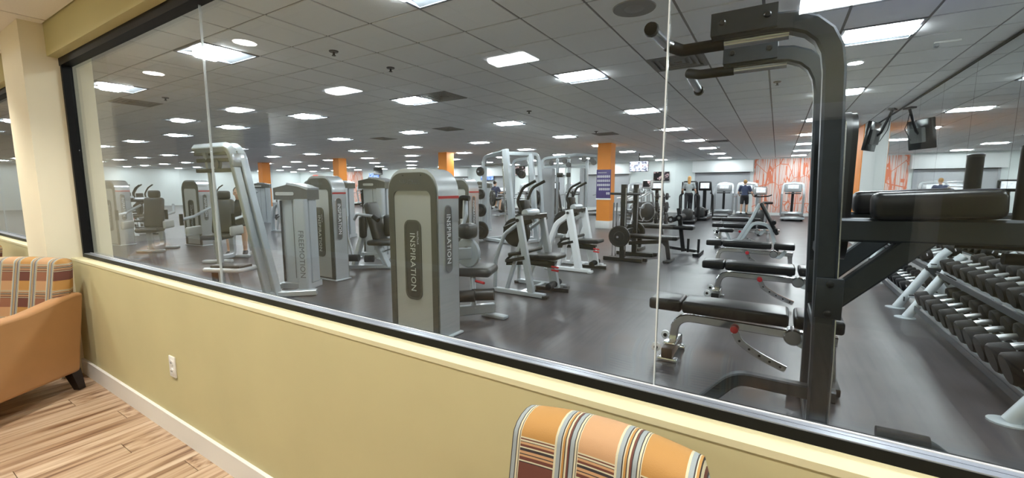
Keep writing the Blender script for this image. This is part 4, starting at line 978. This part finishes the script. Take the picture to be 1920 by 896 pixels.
B('base', 'silver', lambda b: b.tube([(0, -.65, .06), (0, .60, .06)], (.12, .07), up=(0, 0, 1))); B('drive_shroud', 'dark_pad', lambda b: b.rbox((0, .25, .40), (.16, .62, .52), .14, 4))
for y in (-.62, .58): B('foot', 'silver', lambda b: b.tube([(-.28, y, .05), (.28, y, .05)], .035, 10))
B('seat_post', 'silver', lambda b: b.tube([(0, -.15, .3), (0, -.28, .85)], (.06, .06))); B('saddle', 'black_pad', lambda b: b.rbox((0, -.30, .90), (.24, .30, .08), .035, 3)); B('mast', 'silver', lambda b: b.tube([(0, .45, .5), (0, .40, 1.15)], (.08, .08)))
cs = B('console', 'silver', lambda b: b.rbox((0, .40, 1.28), (.42, .09, .28), .04, 3)); B('screen', 'console_glow', lambda b: b.box((0, .352, 1.30), (.28, .01, .16)), cs, False)
for s in (-1, 1): B('handlebar', 'rubber', lambda b: b.tube([(0, .38, 1.08), (s * .22, .30, 1.10), (s * .22, .05, 1.14)], .02, 8, .06)); B('pedal', 'black_metal', lambda b: b.rbox((s * .18, .2 + s * .12, .35 + s * .1), (.10, .20, .03), .01))
B('crank', 'steel', lambda b: b.cyl((-.16, .2, .36), (.16, .2, .36), .02, 8))
AT, B = mk('stair_climber', 'stair climber')
for s in (-1, 1):
    B('side_frame', 'silver', lambda b: b.tube([(s * .33, -.6, .05), (s * .33, -.35, .95), (s * .33, .35, 1.3), (s * .33, .55, .05)], (.05, .09), fil=.15)); B('handrail', 'machine_white', lambda b: b.tube([(s * .34, .4, 1.25), (s * .34, -.1, 1.05), (s * .34, -.75, .98)], .025, 8, .1)); B('wheel_cover', 'dark_pad', lambda b: b.lathe([(.30, s * .30), (.32, s * .33), (.28, s * .36)], (0, .15, .48), 'x', 20)); B('cover_rim', 'silver', lambda b: b.lathe([(.33, s * .29), (.36, s * .31), (.33, s * .33)], (0, .15, .48), 'x', 20))
for k in range(4): B('step', 'black_metal', lambda b: b.rbox((0, -.45 + .2 * k, .22 + .2 * k), (.52, .24, .05), .015))
B('core', 'black_metal', lambda b: b.rbox((0, .25, .45), (.5, .6, .8), .08)); B('mast', 'silver', lambda b: b.tube([(0, .45, .6), (0, .42, 1.4)], (.10, .10)))
cs = B('console', 'silver', lambda b: b.rbox((0, .40, 1.50), (.55, .10, .34), .05, 3)); B('screen', 'screen_dark', lambda b: b.box((0, .345, 1.52), (.40, .01, .22)), cs, False)
for o, x, y, rz, lab in [
        (TM, -2.25, 22.2, 0, 'silver treadmill below the white blind box'), (TM, .58, 21.3, 0, 'silver treadmill in front of the orange mural'), (TM, -1.20, 20.3, R_(-6), 'treadmill used by the person in a navy shirt'),
        (EL, -3.0, 17.4, R_(6), 'dark elliptical used by the blond person'), (EL, -2.75, 19.3, 0, 'dark elliptical right of the blond person'), (EL, -4.75, 19.2, R_(5), 'dark elliptical below the dark wall television'),
        (AT, -4.45, 15.4, R_(-35), 'silver stair climber right of the poster column'), (BK, -.35, 15.2, R_(20), 'exercise bike in front of the mural behind the benches'),
        (TM, -6.2, 20.8, 0, 'treadmill just right of the poster column'), (TM, -7.9, 20.8, 0, 'treadmill hidden left of the poster column')]:
    place(o, USED, (x, y, 0), rz, lab)
kinds = [(TM, 'treadmill'), (EL, 'elliptical'), (BK, 'exercise bike')]
for k in range(14):
    o, nm = kinds[[0, 1, 0, 2, 1, 0, 2][k % 7]]
    place(o, USED, (-9.6 - 1.45 * k, 20.4 + .3 * (k % 2), 0), R_(rnd.uniform(-4, 4)), '%s along the back wall, %s place left of the poster column' % (nm, ORD[k]))['group'] = 'cardio row along the back wall'
for k in range(9):
    o, nm = kinds[[2, 1, 2, 2, 1, 2, 1, 0, 2][k]]
    place(o, USED, (-7.6 - 1.35 * k, 16.6 + .2 * (k % 2), 0), R_(rnd.uniform(-8, 8)), '%s in the middle cardio row, %s place left of the poster column' % (nm, ORD[k]))['group'] = 'cardio row mid gym'
for k, (x, y) in enumerate([(-8.3, 10.6), (-9.9, 11.2), (-12.6, 10.2), (-15.2, 9.6), (-17.5, 8.4)]):
    stack_tower('small far weight column, %s of those behind the second selector tower counted from centre' % ORD[k], (x, y, 0), R_(20 + 7 * k), letters=False)
for k, (x, y) in enumerate([(-13.2, 6.9), (-16.4, 6.2), (-18.6, 4.6), (-16.0, 4.1)]):
    lever_machine('far %s lever machine, %s left of the cable frame' % ('white' if k % 2 else 'silver', ORD[k]), (x, y, 0), 'machine_white' if k % 2 else 'silver_lt', 1.2)
# seat rows glimpsed through the cable frame
def press_seat(label, loc, rz):
    t = thing('press_bench', label, 'weight machine', loc, rz)
    def B(nm, m, fn, par=t, sm=True):
        b = MB(); fn(b); return b.build(nm, m, par, sm)
    B('seat_pad', 'dark_pad', lambda b: b.rbox((0, 0, .48), (.40, .42, .09), .04, 3)); B('back_pad', 'dark_pad', lambda b: b.rbox((0, .26, .84), (.36, .12, .66), .05, 3, Matrix.Rotation(R_(-12), 3, 'X'))); B('head_pad', 'dark_pad', lambda b: b.rbox((0, .34, 1.24), (.22, .10, .16), .04, 3))
    B('frame', 'silver_lt', lambda b: b.tube([(0, -.05, .42), (0, .0, .08), (0, .55, .06), (0, .42, 1.15)], (.09, .09), fil=.12, up=(1, 0, 0))); B('foot', 'silver_lt', lambda b: b.rbox((0, -.05, .03), (.5, .12, .06), .02))
    for s in (-1, 1):
        B('press_arm', 'silver_lt', lambda b: b.tube([(s * .30, .42, 1.0), (s * .42, .1, .85), (s * .42, -.28, .82)], .028, 8, .1)); B('arm_plate', 'greige', lambda b: b.rbox((s * .36, -.05, .60), (.05, .44, .17), .03, 3)); B('hand_grip', 'rubber', lambda b: b.cyl((s * .42, -.28, .72), (s * .42, -.28, .92), .03, 10))
    B('rear_foot', 'silver_lt', lambda b: b.rbox((0, .55, .03), (.6, .12, .06), .02))
    return t
press_seat('dark padded press seat seen through the cable frame', (-8.75, 2.88, 0), R_(40))
press_seat('press seat with pale arms between the left selector towers', (-11.4, 2.75, 0), R_(50))
press_seat('press seat right of the leftmost selector tower', (-12.75, 1.75, 0), R_(60))
press_seat('press seat farther left in the second row', (-11.0, 6.0, 0), R_(20))

# ------------------------------------------------------------ people
def person(label, loc, rz, J, top, bottom, hair, long_hair=False, shorts=False, vox=.016, glasses=False, sleeves=True):
    t = thing('person', label, 'person', loc, rz)
    V = {k: Vector(v) for k, v in J.items()}
    def RM(b, nm, m, v=vox, par=t):
        o = b.build(nm, m, par); r = o.modifiers.new('skin', 'REMESH'); r.mode = 'VOXEL'; r.voxel_size = v; r.use_smooth_shade = True
        s_ = o.modifiers.new('smooth', 'SMOOTH'); s_.factor = .5; s_.iterations = 4; return o
    pel, chest, neck, head = V['pelvis'], V['chest'], V['neck'], V['head']; fw = V['face'].normalized(); side = fw.cross(Vector((0, 0, 1))).normalized()
    rot = Matrix((side, fw, side.cross(fw))).transposed()
    b = MB()
    b.limb(pel, chest, .115, .115); b.ell(chest, (.16, .11, .17), 12, rot); b.ell(pel, (.16, .12, .12), 12, rot); b.limb(chest + Vector((0, 0, .08)), neck, .06, .05); b.limb(neck, head, .05, .055)
    b.ell(head + Vector((0, 0, .02)), (.077, .095, .112), 14, rot); b.ell(head + fw * .02 + Vector((0, 0, -.06)), (.055, .065, .06), 10, rot); b.ell(head + fw * .097 + Vector((0, 0, -.01)), (.014, .018, .026), 8, rot)
    for s in (-1, 1): b.ell(head + side * s * .08, (.012, .024, .033), 8, rot); b.ell(head + fw * .085 + side * s * .03 + Vector((0, 0, .035)), (.03, .012, .008), 8, rot)
    b.ell(head + fw * .088 + Vector((0, 0, -.055)), (.028, .01, .010), 8, rot)
    for q in 'lr':
        sh, el, ha = V['sh_' + q], V['el_' + q], V['ha_' + q]; b.limb(chest + Vector((0, 0, .07)), sh, .07, .062); b.limb(sh, el, .052, .042); b.limb(el, ha, .042, .028)
        hd = (ha - el).normalized(); up_ = Vector((0, 0, 1)); sd = hd.cross(up_).normalized() if abs(hd.z) < .95 else side
        pa = ha + hd * .05; b.ell(pa, (.04, .04, .04), 8); b.limb(ha, pa + hd * .03, .028, .03)
        for k in range(4):
            o_ = sd * (.03 - .02 * k); L_ = (.035, .042, .040, .030)[k]; m_ = pa + hd * .035 + o_; b.limb(m_, m_ + hd * L_ - up_ * .012, .0095, .009); b.limb(m_ + hd * L_ - up_ * .012, m_ + hd * (L_ + .015) - up_ * .045, .009, .008)
        b.limb(ha + sd * .03 + hd * .02, ha + sd * .055 + hd * .06 - up_ * .01, .012, .010)
        hp, kn, an, to = V['hp_' + q], V['kn_' + q], V['an_' + q], V['to_' + q]; b.limb(pel, hp, .10, .09); b.limb(hp, kn, .085, .056); b.limb(kn, kn.lerp(an, .35), .055, .056); b.limb(kn.lerp(an, .35), an, .056, .038); b.limb(an, to, .04, .034)
    body = RM(b, 'body', 'skin')
    b = MB(); b.limb(pel + Vector((0, 0, .0)), chest, .13, .13); b.ell(chest, (.178, .128, .18), 12, rot); b.ell(pel + Vector((0, 0, .05)), (.165, .13, .11), 12, rot); b.limb(chest + Vector((0, 0, .1)), neck - Vector((0, 0, .02)), .07, .062)
    for q in 'lr': b.limb(chest + Vector((0, 0, .07)), V['sh_' + q], .085, .078); b.limb(V['sh_' + q], V['sh_' + q].lerp(V['el_' + q], .62 if sleeves else .1), .074, .068)
    RM(b, 'shirt', top)
    b = MB(); b.ell(pel, (.178, .138, .12), 12, rot)
    for q in 'lr':
        hp, kn, an = V['hp_' + q], V['kn_' + q], V['an_' + q]; b.limb(pel, hp, .115, .108)
        if shorts: b.limb(hp, hp.lerp(kn, .8), .104, .09)
        else: b.limb(hp, kn, .10, .072); b.limb(kn, an, .072, .055)
    RM(b, 'shorts' if shorts else 'trousers', bottom)
    for q in 'lr':
        an, to = V['an_' + q], V['to_' + q]; b = MB(); b.limb(an - Vector((0, 0, .02)), to, .052, .044); RM(b, 'shoe', 'shoe', .014)
    b = MB(); up_ = Vector((0, 0, 1)); b.ell(head - fw * .022 + up_ * .045, (.088, .096, .10), 14, rot)
    if long_hair: b.ell(head - fw * .07 - up_ * .06, (.085, .055, .15), 12, rot); b.ell(head - fw * .085 - up_ * .17, (.07, .045, .11), 12, rot)
    RM(b, 'hair', hair, .014)
    for s in (-1, 1):
        b = MB(); b.ell(head + fw * .083 + side * s * .032 + up_ * .018, (.013, .012, .009), 8, rot); b.build('eye', 'hair_dark', t)
    if glasses:
        b = MB()
        for s in (-1, 1):
            c = head + fw * .105 + side * s * .034 + up_ * .016; pts = [c + side * .028 * math.cos(a) + up_ * .022 * math.sin(a) for a in [2 * PI * i / 12 for i in range(13)]]; b.tube(pts, .003, 5); b.cyl(c + side * s * .028, c + side * s * .05 - fw * .1, .003, 5)
        b.cyl(head + fw * .107 + side * .008 + up_ * .02, head + fw * .107 - side * .008 + up_ * .02, .003, 5); b.build('glasses', 'black_metal', t)
    return t
def standing(z=0, arms=None, lean=0, step=.12):
    J = dict(pelvis=(0, 0, z + .93), chest=(0, lean * .5, z + 1.24), neck=(0, lean * .8, z + 1.46), head=(0, lean + .02, z + 1.60), face=(0, 1, -.05))
    for q, s in (('l', -1), ('r', 1)):
        J['sh_' + q] = (s * .18, lean * .7, z + 1.38); J['hp_' + q] = (s * .09, 0, z + .88); J['kn_' + q] = (s * .10, s * step + .04, z + .50); J['an_' + q] = (s * .10, s * step - .02, z + .09); J['to_' + q] = (s * .11, s * step + .14, z + .04)
        a = arms or ((.26, .10, 1.10), (.24, .40, 1.12)); J['el_' + q] = (s * a[0][0], a[0][1], z + a[0][2]); J['ha_' + q] = (s * a[1][0], a[1][1], z + a[1][2])
    return J
pb = person('person with long blond hair and grey top exercising on elliptical, from behind', (-3.0, 17.3, 0), R_(6), standing(.40, ((.27, .05, 1.08), (.28, .30, 1.02)), .05, .16), 'shirt_grey', 'pants_dark', 'hair_blond', True); pb.scale = (.86, .86, .86)
pn = person('person in navy shirt and shorts on treadmill before the mural, from behind', (-1.20, 20.1, 0), R_(-6), standing(.265, ((.30, .06, 1.08), (.30, .36, .98)), .03, .10), 'shirt_navy', 'shorts_dark', 'hair_blond', shorts=True); pn.scale = (.86, .86, .86)
def sitting(hz=.52, reach=.35, lean=.0, knee=.45):
    J = dict(pelvis=(0, 0, hz + .08), chest=(0, lean * .5, hz + .42), neck=(0, lean * .8, hz + .64), head=(0, lean + .02, hz + .78), face=(0, 1, -.05))
    for q, s in (('l', -1), ('r', 1)):
        J['sh_' + q] = (s * .18, lean * .7, hz + .56); J['hp_' + q] = (s * .09, .03, hz + .05); J['kn_' + q] = (s * .14, knee, hz + .06); J['an_' + q] = (s * .14, knee + .04, .09); J['to_' + q] = (s * .15, knee + .2, .04)
        J['el_' + q] = (s * .30, .12, hz + .32); J['ha_' + q] = (s * .28, reach, hz + .36)
    return J
person('person in black shirt seated at a machine, left beyond the cable frame', (-9.75, 3.77, 0), R_(-125), sitting(.48), 'shirt_black', 'shorts_dark', 'hair_dark', shorts=True)
t = thing('flat_stool', 'flat black stool bench under the seated person in black shirt', 'bench', (-9.75, 3.77, 0), R_(-125))
b = MB(); b.rbox((0, -.02, .42), (.34, .42, .07), .025, 3); b.build('seat_pad', 'black_pad', t)
for s in (-1, 1): b = MB(); b.tube([(s * .13, -.02, .39), (s * .17, -.02, .02)], (.05, .06)); b.build('leg', 'silver_lt', t)
J = sitting(.80, .36, .05, .34); J['an_l'] = (-.14, .30, .46); J['to_l'] = (-.14, .44, .42); J['an_r'] = (.14, .24, .30); J['to_r'] = (.14, .38, .27); J['kn_l'] = (-.13, .38, .88)
person('person in navy shirt pedalling an exercise bike in the middle row', (-11.65, 16.3, 0), 0, J, 'shirt_navy', 'shorts_dark', 'hair_dark', shorts=True)
# ------------------------------------------------------------ lobby furniture
def bev(o, w_=.015, n=3):
    m = o.modifiers.new('bevel', 'BEVEL'); m.width = w_; m.segments = n; m.limit_method = 'ANGLE'; return o
def armchair(label, loc, rz, hw=.30, pw_=.375):
    t = thing('armchair', label, 'armchair', loc, rz, 'lobby armchairs')
    def B(nm, m, fn, par=t, sm=True):
        b = MB(); fn(b); return b.build(nm, m, par, sm)
    for s in (-1, 1):
        x0, x1 = (hw + .002, hw + .092) if s > 0 else (-hw - .092, -hw - .002)
        prof = [(.355, .665), (.275, .135), (-.35, .135), (-.375, .36), (-.37, .565), (-.33, .60), (.0, .615), (.30, .675)]
        bev(B('arm', 'orange_leather', lambda b: b.prism(prof, x0, x1, 'x')), .022, 4)
        for y in (-.27, .255):
            B('leg', 'dark_wood', lambda b: b.add([(s * (hw + .042) + i * (.032 if k else .021) + (0 if k else s * .012), y + j * (.032 if k else .021) + (0 if k else (.03 if y > 0 else -.03)), .15 if k else 0) for k in (0, 1) for i, j in ((-1, -1), (1, -1), (1, 1), (-1, 1))], [(0, 3, 2, 1), (4, 5, 6, 7)] + [(k, (k + 1) % 4, 4 + (k + 1) % 4, 4 + k) for k in range(4)]), sm=False)
    B('seat_base', 'orange_leather', lambda b: b.rbox((0, -.04, .22), (hw * 2 + .04, .60, .16), .03, 3))
    B('seat_cushion', 'orange_leather', lambda b: b.rbox((0, -.10, .37), (hw * 2, .56, .15), .05, 4))
    bev(B('back_shell', 'orange_leather', lambda b: b.prism([(.20, .14), (.285, .14), (.362, .66), (.30, .66)], -hw - .03, hw + .03, 'x')), .02, 3)
    # plaid back: a curved, reclined wrap with rounded ends
    vs, fs = [], []; nx, nz = 18, 10
    def P(u, v, side):
        x = u * pw_; cv = .060 * (1 - u * u); z = .36 + v * .52 - .012 * u * u; th = .15 * (1 - .25 * v)
        y = .30 + .055 * v + cv * .35 - (th if side else 0)
        return x, y, z
    prof = []
    for k in range(nz + 1): prof.append((k / nz, 1))
    top = [(1 + .075 * math.sin(PI * k / 8), .5 + .5 * math.cos(PI * k / 8)) for k in range(1, 8)]
    for k in range(nz + 1): top.append((1 - k / nz, 0))
    prof = prof + top
    for i in range(nx + 1):
        u = -1 + 2 * i / nx; e = 1 - max(0, abs(u) - .90) / .10; sq = math.sqrt(max(0, 1 - (1 - e) ** 2)) * .92 + .08
        for v, sd in prof:
            f_, bk = P(u, min(v, 1), 1), P(u, min(v, 1), 0); mid = (f_[1] + bk[1]) / 2; y = bk[1] + (f_[1] - bk[1]) * sd; y = mid + (y - mid) * sq
            z = f_[2] + max(0, v - 1) * .5; z = .36 + (z - .36) * (.93 + .07 * sq); vs.append((u * pw_, y, z))
    n = len(prof)
    for i in range(nx):
        for j in range(n): fs.append((i * n + j, i * n + (j + 1) % n, (i + 1) * n + (j + 1) % n, (i + 1) * n + j))
    fs += [tuple(range(n)), tuple(nx * n + j for j in range(n - 1, -1, -1))]
    B('plaid_back', 'plaid_fabric', lambda b: b.add(vs, fs))
    return t
armchair('orange leather armchair with plaid back angled by the cream pillar', (-4.18, -.535, 0), R_(31))
armchair('plaid-backed armchair in the foreground against the olive wall', (-.257, -.475, 0), R_(0), .187, .197)
armchair('plaid-backed armchair partly hidden behind the cream pillar', (-5.95, -.50, 0), R_(0))
t = thing('side_table', 'white-topped side table left of the cream pillar', 'table', (-5.12, -.40, 0))
b = MB(); b.rbox((0, 0, .70), (.44, .44, .035), .008); b.build('top', 'table_white', t)
b = MB(); b.ring(rrect(.42, .42, .01, n=2), rrect(.36, .36, .01, n=2), .62, .684, 'z'); b.build('apron', 'dark_wood', t, False)
for i in (-1, 1):
    for j in (-1, 1): b = MB(); b.tube([(i * .18, j * .18, .63), (i * .185, j * .185, 0)], (.04, .04)); b.build('leg', 'dark_wood', t)
